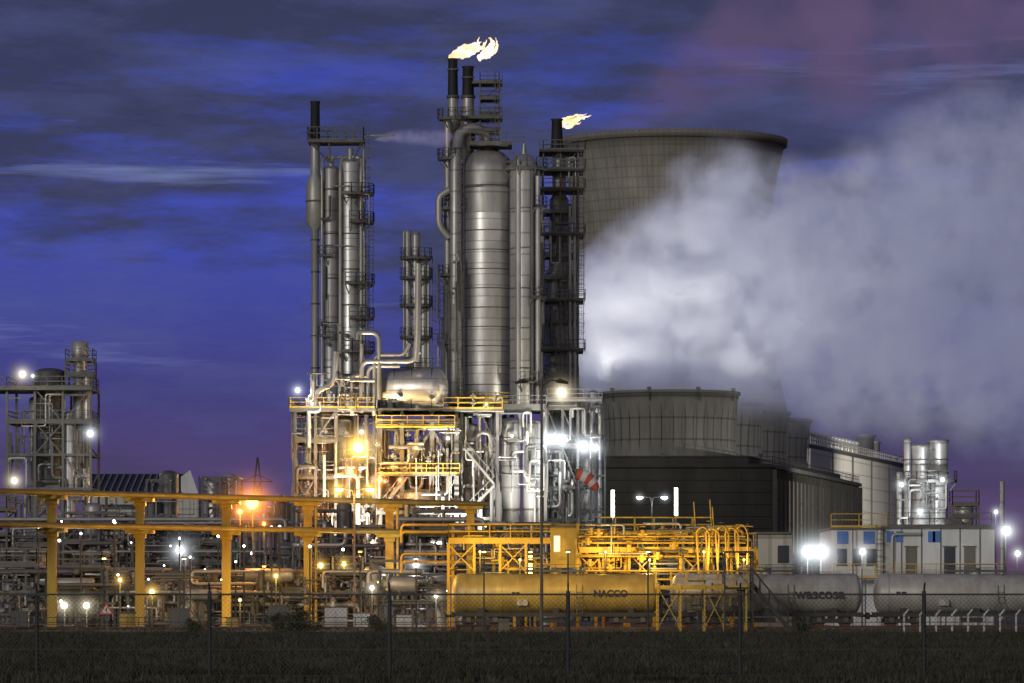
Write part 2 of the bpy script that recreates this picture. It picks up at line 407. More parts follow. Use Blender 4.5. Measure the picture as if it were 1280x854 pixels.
# ------------------------------------------------------------ cooling cell block with fan stacks (true site coordinates)
b=B('cooling_cell_block',0)
fl=(X0(676,564),564.); fr=(X0(966,564),564.); dr=Vector((19.2,96,0))
rl=(fl[0]+dr.x,fl[1]+dr.y); rr=(fr[0]+dr.x,fr[1]+dr.y); zt=Z0(583,564)
b.prism([fl,fr,rr,rl],0,zt,'concd')
zt1=zt+1.6
b.prism([(fl[0]+7,fl[1]+6),(fr[0]-3,fr[1]+6),(rr[0]-3,rr[1]-2),(rl[0]+1,rl[1]-2)],zt,zt1,'concd')
b.beam((fl[0],563.8,zt),(fr[0]+.3,563.8,zt),.3,'concd',.3)
b.beam((fr[0]+.2,564,zt),(rr[0]+.2,rr[1],zt),.5,'fin',.5)
for i in range(25):
    t=i/24; x=fr[0]+dr.x*t; y=fr[1]+dr.y*t
    b.prism([(x,y),(x+.5,y-.3),(x+.5,y+.5),(x,y+.8)],0,zt-.4,'fin')
    if i<24:
        x2=x+dr.x/24; y2=y+dr.y/24
        b.prism([(x+.02,y+.8),(x+.2,y+.8),(x2+.2,y2),(x2+.02,y2)],1.5,zt-1.5,'fin' if i%3 else 'conc')
b.rail([(fl[0],564.3,zt+.2),(fr[0],564.3,zt+.2),(rr[0],rr[1],zt+.2)],'dsteel')
b.done()
for (cxs,cys,py) in ((22.2,600,487),(27.3,625,500),(32.6,650,512),(37.6,675,522)):
    b=B('cooling_fan_stack',0); zt2=Z0(py,cys-9); zb=zt1-.1 if cys<665 else 0; h=zt2-zt1
    b.rev(cxs,cys,[(zb,9.45),(zt1+.5,9.3),(zt1+h*.3,9.0),(zt1+h*.6,9.1),(zt1+h*.85,9.5),(zt2-.4,9.75),(zt2-.4,9.95),(zt2,9.95),(zt2,9.4),(zt2-2,9.1),(zb+1,8.5)],'conc',72)
    for i in range(36):
        a=2*math.pi*i/36; b.beam((cxs+9.1*math.cos(a),cys+9.1*math.sin(a),zt1),(cxs+9.5*math.cos(a),cys+9.5*math.sin(a),zt2-.4),.1,'conc')
    b.done()

# ------------------------------------------------------------ main plant
D=160.
u=lambda p,d=160.: X(p,d)
w=lambda p,d=160.: Z(p,d)
b=B('vent_stack'); x=u(394)
b.rev(x,D,[(w(515),.42),(w(288),.42),(w(279),1.05),(w(228),1.05),(w(218),.55),(w(178),.5)],'pipe',20)
b.rev(x,D,[(w(178),.56),(w(130),.5),(w(127),.6),(w(127),.3)],'black',16)
b.ring(x,D,w(252),1.05,.05,.2,'steel'); 
for y in (300,340,380,420,460): b.ring(x,D,w(y),.42,.1,.15,'steel',16); b.beam((x,D,w(y)),(x+1.8,D,w(y)),.15,'steel')
b.done()
b=B('distillation_column'); x1_,x2_=u(414),u(438)
b.vessel(x1_,D,w(515),w(212),.88,'alu2',rings=5); b.cyl((x1_,D,w(212)),(x1_,D,w(195)),.3,'pipe')
b.vessel(x2_,D,w(515),w(205),1.12,'alu',rings=4); b.cyl((x2_,D,w(205)),(x2_,D,w(186)),.35,'pipe')
for q,r in ((403,.15),(426,.22),(452,.22),(456,.14)):
    b.pipe([(u(q),D-1.0,w(500)),(u(q),D-1.0,w(215)),(u(q)+.1,D-.2,w(198)),(x2_,D,w(196))],r,'pipe')
zt=w(178); b.box(u(386),u(455),D-2.2,D+2,zt-.2,zt,'steel'); b.rail([(u(386),D-2.2,zt),(u(455),D-2.2,zt),(u(455),D+2,zt),(u(386),D+2,zt)],'steel',h=1.5,closed=True,w=.09,sp=1)
for q in (388,412,453): b.beam((u(q),D-1.8,zt-.2),(u(414 if q<430 else 440),D-.8,w(205)),.14,'steel')
b.pipe([(u(455),D-1,w(300)),(u(455),D-1,w(171)),(u(494),D-1,w(170))],.13,'pipe')
for y,a0,a1 in ((243,-110,60),(278,-90,60),(355,-100,80),(398,-90,50),(440,-110,50)):
    b.rdeck(x2_,D,w(y),1.1,2.7,a0,a1,w=.09)
for y in (320,420): b.rdeck(x1_,D,w(y),.88,1.7,190,280,w=.08)
b.ladder(u(459),D-1.2,w(515),w(175)); b.ladder(u(464),D-.6,w(440),w(235),cage=False)
b.clutter(u(400),u(462),D-2,D-1,w(510),w(230),14,['pipe','pdark','steel'],.06,.16,5,.4)
b.valves(u(400),u(455),D-2,D-1.2,w(500),w(400),14,'steel')
b.done()
b=B('reflux_column')
for q,r,y in ((509,.35,288),(519,.5,292),(529,.38,318),(535,.2,330)):
    b.vessel(u(q),D+3,w(515),w(y),r,'alu2' if r>.36 else 'pipe',16,1.)
for y in (320,345,380,420): b.rdeck(u(519),D+3,w(y),.5,1.8,-180,20,w=.07)
b.ladder(u(546),D+3,w(445),w(338)); b.ladder(u(551),D+3,w(445),w(338),cage=False)
b.pipe([(u(509),D+3,w(290)),(u(509),D+3,w(286)),(u(504),D+2.8,w(286)),(u(504),D+2.8,w(450))],.13,'pipe')
b.beam((u(540),D+3,w(515)),(u(540),D+3,w(318)),.12,'steel'); b.beam((u(555),D+3,w(515)),(u(555),D+3,w(345)),.12,'steel')
for y in range(350,515,16): b.beam((u(540),D+3,w(y)),(u(555),D+3,w(y+8)),.07,'steel')
b.done()
b=B('horizontal_pressure_vessel'); dd=152.
zc=Z(487,dd); rr_=2.3; b.hvessel((X(472,dd),dd+1,zc),(X(548,dd),dd-1,zc),rr_,'alu',36,.4)
for q in (474,493,515,540): 
    x=X(q,dd); t=(q-472)/76.; yy=dd+1-2*t
    b.sweep([(x-.06,yy,zc),(x+.06,yy,zc)],rr_+.07,'steel',36)
for q in (488,540): b.box(X(q,dd)-.3,X(q,dd)+.3,dd-1.7,dd+1.7,Z(516,dd),zc-1.2,'steel')
b.cyl((X(512,dd),dd,zc+2),(X(512,dd),dd,zc+3.4),.5,'pipe'); b.cyl((X(512,dd),dd,zc+3.4),(X(512,dd),dd,zc+3.6),.75,'steel')
b.rail([(X(480,dd),dd-.8,zc+2.3),(X(552,dd),dd-.8,zc+2.3)],'steel')
b.done()
b=B('overhead_pipework')
for pts,r in (([(447,425),(447,416),(474,416),(474,500)],.28),([(452,500),(452,452),(515,452),(524,440)],.28),([(460,512),(460,458),(500,458)],.2),
              ([(520,452),(522,425),(523,330)],.35),([(395,515),(395,490),(418,480),(420,440)],.35),([(468,520),(468,444),(505,444),(512,430)],.22),
              ([(440,520),(440,470),(452,470),(452,430)],.22),([(386,560),(386,495),(404,490),(404,470)],.25)):
    b.pipe([(u(p[0],150),150-.5+.02*i,w(p[1],150)) for i,p in enumerate(pts)],r,'pipe',12,.9)
b.clutter(u(385,150),u(472,150),148,152,w(515,150),w(465,150),20,['pipe','alu2','steel'],.08,.22,9)
b.valves(u(385,150),u(620,150),148,151,w(512,150),w(490,150),16,'steel',8)
b.done()
b=B('process_structure')
b.frame(u(374),u(424),151,160,[0,w(690),w(645),w(600),w(555),w(517)],2,1,.34,'steel',.5,.9,'steel',2)
b.frame(u(424),u(470),153,166,[0,w(680),w(635),w(580),w(517)],2,1,.34,'steel',.5,.9,'yel',4)
b.box(u(368),u(473),149,168,w(519),w(515)+.05,'steel'); b.rail([(u(368),149,w(515)),(u(473),149,w(515)),(u(473),168,w(515)),(u(368),168,w(515))],'yel',closed=True,w=.07)
for q,r,y0,y1,k in ((388,.6,700,530,'pipe'),(405,1.05,640,520,'alu2'),(430,1.25,700,528,'alu'),(455,.7,690,570,'alu2')): b.vessel(u(q),155+(q%4),w(y0),w(y1),r,k,24,.4)
b.box(u(396),u(416),154,158,0,w(640),'conc')
b.clutter(u(370),u(474),149.5,156,w(700),w(522),80,['pipe','pipe','alu2','steel','pdark'],.06,.26,21,.4)
b.valves(u(372),u(470),149,154,w(700),w(525),40,'steel',22)
b.done()
b=B('process_structure')
for q in (478,505,542,572): 
    b.beam((u(q),151,0),(u(q),151,w(533)),.5,'steel'); b.beam((u(q),160,0),(u(q),160,w(533)),.5,'steel')
b.box(u(474),u(576),149.8,163,w(533),w(528),'steel'); b.box(u(474),u(576),149.8,163,w(518),w(515),'steel')
for q in (478,505,542,572): b.beam((u(q),151,w(528)),(u(q),151,w(518)),.4,'steel')
b.rail([(u(474),148.6,w(537)),(u(570),148.6,w(537))],'yel',w=.09); b.box(u(474),u(570),148.4,149.6,w(539),w(537.5),'yel')
for a_,c_,y0,y1 in ((478,505,645,600),(505,542,600,540),(542,572,645,600),(542,572,540,595)): b.beam((u(a_),150.9,w(y0)),(u(c_),150.9,w(y1)),.28,'steel')
for y in (645,598): 
    b.box(u(474),u(576),150,162,w(y),w(y)+.25,'steel'); b.rail([(u(474),150,w(y)+.25),(u(576),150,w(y)+.25)],'yel' if y==598 else 'steel',w=.07)
for q,r,y0,y1,k in ((490,.9,700,575,'alu2'),(520,1.15,700,560,'alu2'),(535,.5,700,548,'pipe'),(556,1.0,700,570,'alu2'),(566,.45,700,540,'pipe')): b.vessel(u(q),155+(q%3),0,w(y1),r,k,24,.4)
b.hvessel((u(485),153,w(588)),(u(530),153,w(588)),.8,'alu2',20); b.hvessel((u(500),152,w(625)),(u(560),152,w(625)),1.0,'alu2',20)
b.clutter(u(474),u(576),149.5,156,w(700),w(540),95,['pipe','pdark','alu2','steel','pdark'],.06,.26,27,.4); b.valves(u(474),u(576),149,154,w(700),w(540),50,'steel',28)
b.stair(u(478),w(642),u(512),w(600),148.8,'steel')
b.done()
b=B('process_structure')
b.frame(u(578),u(622),152,168,[0,w(690),w(650),w(610),w(565),w(516)],2,1,.34,'steel',.7,.5,'steel',5)
b.box(u(556),u(630),149.5,168,w(519),w(516),'steel'); b.rail([(u(556),149.5,w(516)),(u(628),149.5,w(516))],'yel',w=.11,h=1.2)
b.vessel(u(588),157,0,w(535),1.0,'alu2',24,.4); b.vessel(u(607),158,0,w(560),1.3,'alu2',24,.4)
b.stair(u(580),w(648),u(618),w(610),150.5,'steel'); b.stair(u(618),w(608),u(582),w(565),150.5,'steel')
b.clutter(u(578),u(625),150.5,156,w(700),w(522),44,['pipe','pdark','steel','pdark'],.06,.24,33,.4)
b.done()
D2=165.; U=lambda p:X(p,D2); W=lambda p:Z(p,D2)
b=B('distillation_column'); x=U(609)
b.rev(x,D2,[(W(512),2.95),(W(268),2.95)],'alu',56)
b.rev(x,D2,[(W(268),2.98),(W(262),3.02),(W(212),2.98),(W(200),2.7),(W(192),1.9),(W(187),.9),(W(185),.1)],'alu2',56)
for y in range(290,505,24): b.ring(x,D2,W(y),2.95,.04,.1,'steel',48)
b.ring(x,D2,W(235),2.98,.1,.3,'steel',48)
b.pipe([(U(609),D2,W(190)),(U(609),D2,W(168)),(U(592),D2-1,W(160)),(U(575),D2-1,W(166)),(U(570),D2-2.5,W(200)),(U(569),D2-2.5,W(505))],.62,'alu2',14,2.)
b.pipe([(U(560),D2-1,W(150)),(U(560),D2-1,W(505))],.45,'pipe',14)
b.pipe([(U(562),D2-2.2,W(240)),(U(549),D2-2.2,W(248)),(U(549),D2-2.2,W(285)),(U(562),D2-2.2,W(300))],.42,'pipe',12,1.)
b.pipe([(U(575),D2-3,W(505)),(U(575),D2-3,W(330)),(U(572),D2-3,W(320))],.25,'pipe')
for y in (150,200,262,345,430): b.rdeck(U(566),D2-1.2,W(y),.9,1.7,130,330,w=.07)
b.ladder(U(577),D2-3.6,W(510),W(190)); b.ladder(U(640),D2-2.0,W(510),W(190),cage=False)
b.rdeck(x,D2,W(505),2.95,4.3,-180,0,kr='yel',w=.08)
b.clutter(U(548),U(582),D2-4,D2-3,W(505),W(330),14,['pipe','steel','pdark'],.06,.14,31,.4)
for a in range(8): b.beam((x+2.8*math.cos(a*.785),D2+2.8*math.sin(a*.785),0),(x+2.8*math.cos(a*.785),D2+2.8*math.sin(a*.785),W(512)),.5,'concd')
b.done()
for q,yt,r in ((566,72,.62),(585,82,.72)):
    b=B('flare_stack'); x=U(q)
    b.rev(x,D2+1,[(W(515),r*.9),(W(190),r*.9),(W(160),r*1.3),(W(148),r*1.3),(W(140),r),(W(120),r*.9)],'alu2',20)
    b.rev(x,D2+1,[(W(120),r*.95),(W(yt+3),r*.85),(W(yt),r*1.05),(W(yt),r*.5)],'black',18)
    b.ring(x,D2+1,W(120),r,.12,.3,'steel'); b.ring(x,D2+1,W(yt+14),r*.88,.1,.2,'steel')
    b.done()
b=B('stack_access_tower')
b.frame(U(600),U(624),D2-1,D2+2.2,[W(y) for y in (205,185,165,145,125,105)],1,1,.14,'steel',1,.8,'steel',4)
b.box(U(590),U(628),D2-1.4,D2+2.4,W(106),W(104),'steel'); b.rail([(U(592),D2-1.4,W(104)),(U(628),D2-1.4,W(104))],'steel',w=.08)
b.box(U(575),U(628),D2-1.6,D2+2.4,W(150),W(148),'steel'); b.rail([(U(575),D2-1.6,W(148)),(U(628),D2-1.6,W(148))],'steel',w=.08)
b.box(U(588),U(640),D2-3.2,D2+2.4,W(184.5),W(182),'steel'); b.rail([(U(588),D2-3.2,W(182)),(U(655),D2-3.2,W(182))],'steel',w=.08)
b.ladder(U(622),D2-1.3,W(185),W(100)); b.beam((U(619),D2,W(104)),(U(619),D2,W(88)),.1,'steel')
b.done()
b=B('stripping_column'); x=U(655)
b.vessel(x,D2-3,W(512),W(212),1.62,'alu2',36,.9,4.5); b.cyl((x,D2-3,W(206)),(x,D2-3,W(183)),.4,'pipe',.15)
b.rev(U(648),D2-4.4,[(W(512),.35),(W(205),.35)],'pipe',14); b.rev(U(665),D2-4.6,[(W(512),.22),(W(215),.22)],'pdark',12)
b.rev(U(672),D2-4.4,[(W(512),.3),(W(225),.3)],'pipe',12)
for y,a0 in ((214,-160),(262,-60),(375,-70),(480,-100)): b.rdeck(x,D2-3,W(y),1.6,2.6,a0,20,w=.07)
b.vessel(U(638),D2-8,0,W(532),1.15,'alu2',28,.5,4); b.vessel(U(665),D2-8,0,W(535),1.1,'alu2',28,.5,4)
b.box(U(620),U(682),D2-10.5,D2+1,W(517),W(512),'steel'); b.rail([(U(620),D2-10.5,W(512)),(U(682),D2-10.5,W(512))],'steel',w=.08)
for q in (622,681): b.beam((U(q),D2-9.8,0),(U(q),D2-9.8,W(517)),.35,'steel'); b.beam((U(q),D2,0),(U(q),D2,W(517)),.35,'steel')
b.clutter(U(622),U(682),D2-11,D2-9.3,W(700),W(520),24,['pipe','pdark','alu2'],.07,.22,35,.4)
b.done()
D3=172.; U3=lambda p:X(p,D3); W3=lambda p:Z(p,D3)
b=B('scrubber_column'); x=U3(699)
b.rev(x,D3,[(0,1.75),(W3(345),1.75),(W3(335),1.2),(W3(250),1.1),(W3(245),.8),(W3(190),.75)],'alu2',30)
b.rev(x-.25,D3,[(W3(190),.72),(W3(152),.6),(W3(149),.75),(W3(149),.4)],'black',18)
b.frame(U3(679),U3(722),D3-2.6,D3+2.6,[W3(y) for y in (500,470,440,405,378,350,322,296,268,240,215,192)],2,1,.16,'steel',.6,.5,'steel',8)
for y in (192,216,240,296,378,440): b.box(U3(674),U3(729),D3-3.4,D3+2.6,W3(y)-.12,W3(y)+.12,'dsteel'); b.rail([(U3(674),D3-3.4,W3(y)+.12),(U3(731),D3-3.4,W3(y)+.12),(U3(731),D3+2,W3(y)+.12)],'steel',w=.08)
b.ladder(U3(726),D3-3,W3(440),W3(190)); 
for q in (673,677,712,718): b.cyl((U3(q),D3-2.8,W3(500)),(U3(q),D3-2.8,W3(200+(q%7)*12)),.2,'pipe',seg=10)
b.clutter(U3(676),U3(724),D3-3.2,D3-2,W3(500),W3(200),34,['pipe','pdark','steel'],.07,.2,41,.25)
b.done()
b=B('process_structure')
b.frame(u(684),u(722),158,170,[0,w(690),w(650),w(610),w(560),w(512)],2,1,.3,'dsteel',.6,.6,'steel',12)
b.frame(u(722),u(756),160,170,[0,w(690),w(640),w(595),w(545)],2,1,.26,'dsteel',.6,.6,'steel',13)
b.rail([(u(684),157.5,w(500)),(u(752),157.5,w(500))],'steel'); b.box(u(684),u(752),157.4,160,w(503),w(500.5),'steel')
for q,r,y in ((694,.9,540),(712,.7,560),(735,1.1,575),(722,.4,500),(742,.6,490),(750,.35,505)): b.vessel(u(q),163,0,w(y),r,'alu2',20)
b.clutter(u(684),u(750),157,166,w(700),w(512),60,['pipe','pdark','pdark','steel'],.07,.24,51,.35); b.valves(u(684),u(750),157,162,w(700),w(510),26,'steel',23)
b.done()

# flames
m,nt,out=newmat('flare_flame'); g=N(nt); geo=g.n('ShaderNodeNewGeometry'); n1,_=g.noise(geo.outputs['Position'],.9,4)
lw=g.n('ShaderNodeLayerWeight'); lw.inputs[0].default_value=.5
e=g.n('ShaderNodeEmission'); g.l(g.ramp(n1,[(.3,(1,.45,.16)),(.48,(1,.72,.45)),(.6,(1,.92,.82))]),e.inputs[0]); e.inputs[1].default_value=1.7
tr=g.n('ShaderNodeBsdfTransparent'); mx=g.n('ShaderNodeMixShader'); g.l(g.ramp(g.math('ADD',lw.outputs[1],g.math('MULTIPLY',n1,.45)),[(.50,0.),(.95,1.)]),mx.inputs[0]); g.l(e.outputs[0],mx.inputs[1]); g.l(tr.outputs[0],mx.inputs[2])
g.l(mx.outputs[0],out.inputs[0]); m.cycles.emission_sampling='NONE'; M['flame']=m
def flame(paths,D,name='gas_flame'):
    b=B(name,D); r=random.Random(len(paths))
    for pts,rad in paths:
        n=len(pts)*5; P=[];rr=[]
        for i in range(n+1):
            t=i/n*(len(pts)-1); j=min(int(t),len(pts)-2); f=t-j
            px=pts[j][0]*(1-f)+pts[j+1][0]*f; py=pts[j][1]*(1-f)+pts[j+1][1]*f
            P.append((X(px,D)+r.uniform(-.08,.08),D+1+r.uniform(-.3,.3),Z(py,D)+r.uniform(-.12,.12)))
            s_=i/n; rr.append(max(.02,.85*rad*(math.sin(math.pi*min(1,s_*.8+.2)))**.9*r.uniform(.7,1.15)))
        b.sweep(P,rr,'flame',14)
    return b.done()
flame([([(563,72),(571,67),(582,60),(592,57),(602,50)],.75),([(577,70),(588,66),(597,60),(598,46)],.42),([(600,70),(605,66),(612,60),(616,53),(611,45)],.6),([(600,72),(612,68),(621,60),(620,46)],.35),([(566,70),(578,60),(592,54)],.3),([(590,64),(604,58),(608,48)],.3)],165.)
flame([([(695,153),(706,150),(716,151),(727,147),(739,143)],.45),([(700,156),(712,157),(726,152)],.35),([(702,150),(718,144),(734,142)],.2)],172.)

# ------------------------------------------------------------ far-left unit
D=150.; b=B('reactor_structure')
U=lambda p:X(p,D); W=lambda p:Z(p,D)
b.frame(U(14),U(118),D-4,D+5,[0,W(700),W(650),W(612),W(570),W(530),W(488)],3,1,.26,'steel',.7,.6,'steel',14)
b.box(U(-8),U(120),D-5,D+5,W(490),W(487),'steel'); b.rail([(U(-8),D-5,W(487)),(U(120),D-5,W(487))],'steel',w=.08,h=1.2)
b.vessel(U(62),D,W(612),W(466),1.7,'pdark',28,.3,1.1,'steel'); b.vessel(U(45),D+1,W(640),W(500),.9,'alu2',20)
b.rev(U(100),D,[(W(612),.75),(W(452),.75),(W(446),.95),(W(428),.95),(W(427),.8)],'alu2',20); b.vessel(U(110),D-1,W(700),W(470),.35,'alu')
b.frame(U(84),U(118),D-2,D+2,[W(488),W(470),W(452)],1,1,.16,'steel',1,1,'steel',3)
b.vessel(U(90),D-3,0,W(520),.7,'alu2',20)
b.beam((U(22),D-4,W(488)),(U(22),D-4,W(455)),.12,'steel'); b.beam((U(22),D-4,W(468)),(U(48),D-4,W(476)),.1,'steel')
b.clutter(U(14),U(118),D-4,D-2,W(700),W(495),60,['pipe','steel','alu2'],.07,.22,61,.3)
b.done()
D=215.; b=B('workshop_hall',D); xa,xb=X(105,D),X(248,D)
ze=Z(617,D); zr=Z(592,D)
b.box(xa,xb,D,D+26,0,ze,'shed')
b.prism([(xa-.5,D-.6),(xb-2.5,D-.6),(xb-2.5,D+13),(xa-.5,D+13)],[ze,ze,zr,zr],[ze+.3,ze+.3,zr+.3,zr+.3],'dsteel')
b.prism([(xa-.5,D+13),(xb-2.5,D+13),(xb-2.5,D+27),(xa-.5,D+27)],[zr,zr,ze,ze],[zr+.3,zr+.3,ze+.3,ze+.3],'dsteel')
b.add([(xb-2.6,D-.5,ze),(xb+.02,D-.5,ze),(xb-1.2,D-.5,zr+.5),(xb-2.6,D-.5,zr-.5)],[(0,1,2,3)],'white')
b.add([(xb+.02,D,ze),(xb+.02,D+26,ze),(xb-1.,D+13,zr+.3)],[(0,1,2)],'white')
for i in range(14): t=i/14; b.beam((xa+(xb-xa-3)*t,D-.4,ze+.45),(xa+(xb-xa-3)*t,D+12.5,zr+.4),.18,'pipe')
for i in range(3): zz=ze-2-i*1.7; b.box(xa+2,xb-4,D-.06,D,zz-.35,zz+.35,'glass')
b.done()
D=420.; b=B('transmission_pylon'); x=X(322,D); zt=Z(572,D)
lv=[0,10,18,25,31,36,zt]; wd=[4,3,2.2,1.6,1.2,.9,.15]
for i in range(6):
    for sx in (-1,1):
        for sy in (-1,1): b.beam((x+sx*wd[i],D+sy*wd[i],lv[i]),(x+sx*wd[i+1],D+sy*wd[i+1],lv[i+1]),.3,'dsteel')
    for sy in (-1,1): b.beam((x-wd[i],D+sy*wd[i],lv[i]),(x+wd[i+1],D+sy*wd[i+1],lv[i+1]),.2,'dsteel'); b.beam((x+wd[i],D+sy*wd[i],lv[i]),(x-wd[i+1],D+sy*wd[i+1],lv[i+1]),.2,'dsteel')
for z,l in ((31,6),(36,4.5),(25,7)): b.beam((x-l,D,z),(x+l,D,z),.3,'dsteel'); b.beam((x-l,D,z),(x,D,z+2),.2,'dsteel'); b.beam((x+l,D,z),(x,D,z+2),.2,'dsteel')
b.done()
def area(name,D,px0,px1,tops,seed,n=90,ks=('pipe','pdark','alu2','steel','pdark'),kf='steel',rail='steel',long=.4):
    b=B(name,D); r=random.Random(seed); x=px0
    while x<px1:
        wpx=r.uniform(28,75); top=r.choice(tops)+r.uniform(-5,8); x1=min(x+wpx,px1)
        levels=[0]; y=740
        while y>top+18: levels.append(Z(y,D)); y-=r.uniform(22,50)
        levels.append(Z(top,D))
        b.frame(X(x,D),X(x1,D),D-3,D+4,levels,max(1,int(wpx/26)),1,.19,kf if r.random()<.5 else 'dsteel',.5,.35,rail,r.randint(0,999))
        for _ in range(4):
            q=r.uniform(x+3,x1-3); rr=r.uniform(.25,1.1); b.vessel(X(q,D),D+r.uniform(-2,3),0,Z(r.uniform(top-8,top+60),D),rr,r.choice(['pdark','alu2','pipe']),18)
        if r.random()<.5: 
            q=r.uniform(x,x1-5); zz=Z(r.uniform(705,745),D); b.hvessel((X(q,D),D-3.5,zz),(X(q,D)+r.uniform(2,3.4),D-3.5,zz),r.uniform(.4,.7),'alu2',18)
        x=x1+r.uniform(2,20)
    for y in (650,662,690,700,728,740):
        if r.random()<long:
            a_=r.uniform(px0,px0+(px1-px0)*.4); c_=r.uniform(px0+(px1-px0)*.6,px1)
            b.pipe([(X(a_,D),D-3.4,Z(y+12,D)),(X(a_,D),D-3.4,Z(y,D)),(X(c_,D),D-3.2,Z(y,D)),(X(c_,D),D-3.2,Z(y+25,D))],r.uniform(.1,.2),'pipe')
    b.clutter(X(px0,D),X(px1,D),D-5,D+2,.3,Z(min(tops)+15,D),n,list(ks),.06,.24,seed+1,.35)
    b.valves(X(px0,D),X(px1,D),D-5,D,.4,Z(min(tops)+25,D),int(n*.6),'steel',seed+2)
    return b.done()
area('process_pipework',128,-30,370,[640,652,660,675],71,170)
area('process_pipework',142,120,390,[605,620,630,650],75,90)
area('process_pipework',122,370,700,[640,655,668,680],78,150)
area('process_pipework',112,0,560,[700,712,725],83,140)
area('process_pipework',135,690,1050,[690,700,712],87,80)
D=135.; b=B('process_structure',D); b.frame(X(256,D),X(300,D),D-3,D+3,[0,Z(700,D),Z(660,D),Z(625,D),Z(598,D)],2,1,.22,'steel',.8,.9,'steel',5)
b.vessel(X(268,D),D,0,Z(605,D),1.1,'alu2',24); b.vessel(X(288,D),D,0,Z(596,D),.6,'alu2',20); b.clutter(X(256,D),X(300,D),D-4,D-2,1,Z(605,D),22,['pipe','steel'],.07,.18,3,.4); b.done()

# ------------------------------------------------------------ yellow pipe rack, receding to the right
b=B('pipe_rack',96)
def rk(px): return 92+38*px/600.
XR=lambda px,D: (px-640)*(D+192)/FP
posts=[-150,-45,65,175,283,385,487,588]
zu=9.1; zl=6.9
for q in posts:
    Dq=rk(q); x=XR(q,Dq)
    for z in (zu,zl):
        b.box(x-.95,x+.95,Dq-1.1,Dq+1.1,z-.14,z+.1,'yel'); b.box(x-.4,x+.4,Dq-.5,Dq+.5,z-.45,z-.14,'yel')
    b.box(x-.3,x+.3,Dq-.3,Dq-.23,0,zu-.14,'yel'); b.box(x-.3,x+.3,Dq+.23,Dq+.3,0,zu-.14,'yel'); b.box(x-.05,x+.05,Dq-.23,Dq+.23,0,zu-.14,'yel')
    b.box(x-.45,x+.45,Dq-.45,Dq+.45,0,.35,'conc')
a=Vector((XR(-150,rk(-150)),rk(-150),0)); e=Vector((XR(600,rk(600)),rk(600),0)); nrm=Vector((-(e-a).y,(e-a).x,0)).normalized()
for z in (zu,zl):
    for off,r,k in ((-.75,.17,'yelp'),(-.2,.11,'yelp'),(.35,.2,'pipe'),(.8,.12,'yelp')):
        b.pipe([a+nrm*off+Vector((0,0,z+.1+r)),e+nrm*off+Vector((0,0,z+.1+r))],r,k)
for q in (385,487): 
    Dq=rk(q); x=XR(q,Dq); b.pipe([(x+.6,Dq-.6,zu),(x+.6,Dq-.6,.5)],.1,'yelp')
b.done()

# ------------------------------------------------------------ loading gantry
D=102.; b=B('loading_gantry',D); U=lambda p:X(p,D); W=lambda p:Z(p,D)
def deckrun(p0,p1,y,d0,d1,n):
    z=W(y); b.box(U(p0),U(p1),d0,d1,z-.3,z-.05,'yel'); b.rail([(U(p0),d0,z-.05),(U(p1),d0,z-.05),(U(p1),d1,z-.05),(U(p0),d1,z-.05)],'yel',closed=True,w=.06,sp=1.3)
    for i in range(n+1):
        x=U(p0+(p1-p0)*i/n)
        for yy in (d0+.15,d1-.15): b.beam((x,yy,0),(x,yy,z-.3),.18,'yel')
        if i<n:
            x2=U(p0+(p1-p0)*(i+1)/n)
            if i%2==0: b.beam((x,d0+.15,z-2.2),(x2,d0+.15,z-.35),.08,'yel'); b.beam((x2,d0+.15,z-2.2),(x,d0+.15,z-.35),.08,'yel')
deckrun(722,945,686,100.5,103.5,7)
deckrun(745,890,666,101.2,103.2,4)
deckrun(560,690,674,103,106,4)
for i,q in enumerate(range(565,720,26)): b.beam((U(q),106.5,0),(U(q),106.5,W(655)),.2,'yel')
for y in (655,664,692,702): b.pipe([(U(500),106.4,W(y+14)),(U(500),106.4,W(y)),(U(800),106.4,W(y)),(U(800),106.4,W(y+20))],.1,'yelp')
for y in (671,679,696,714): b.pipe([(U(722),100.2,W(y)),(U(930),100.2,W(y))],.07,'yelp')
b.box(U(688),U(721),101,103.5,W(710),W(660),'yel'); b.box(U(692),U(700),100.97,101,W(690),W(670),'eWin'); b.box(U(687),U(722),100.8,103.7,W(660),W(658),'steel')
b.clutter(U(725),U(940),100,102,W(725),W(655),70,['yelp','yel','pipe','steel'],.04,.12,91,.3)
b.clutter(U(560),U(690),103,105,W(720),W(660),30,['yelp','yel','pipe','steel'],.04,.12,92,.3)
b.valves(U(725),U(940),100,102,W(720),W(660),36,'yelp',93)
for q in (872,884,896,908,920):
    b.pipe([(U(q),99.8,W(722)),(U(q)-.2,99.8,W(664)),(U(q)+.3,99.5,W(655+(q%5)*1.5)),(U(q)+.7,99.2,W(667)),(U(q)+.6,99,W(700+(q%7)*2))],.07,'yelp',8,.5)
for q in (890,893,870): b.beam((U(q),101,W(686)),(U(q)-.2,101,W(622+(q%7)*3)),.07,'yel')
b.beam((U(722),100.6,0),(U(722),100.6,W(655)),.2,'yel')
b.done()
b=B('loading_gantry'); D4=92.; U4=lambda p:X(p,D4); W4=lambda p:Z(p,D4)
zz=W4(735)
for q in (822,850,880,905,932):
    for yy in (91.2,93.3): b.beam((U4(q),yy,0),(U4(q),yy,W4(730)),.12,'yel')
b.box(U4(820),U4(934),91.2,93.3,zz-.1,zz,'yel'); b.rail([(U4(820),91.2,zz),(U4(934),91.2,zz)],'yel',w=.05,sp=.9); b.rail([(U4(820),93.3,zz),(U4(934),93.3,zz)],'yel',w=.05,sp=.9)
for q0,q1 in ((822,850),(880,905)): b.beam((U4(q0),91.2,.3),(U4(q1),91.2,zz),.06,'yel'); b.beam((U4(q1),91.2,.3),(U4(q0),91.2,zz),.06,'yel')
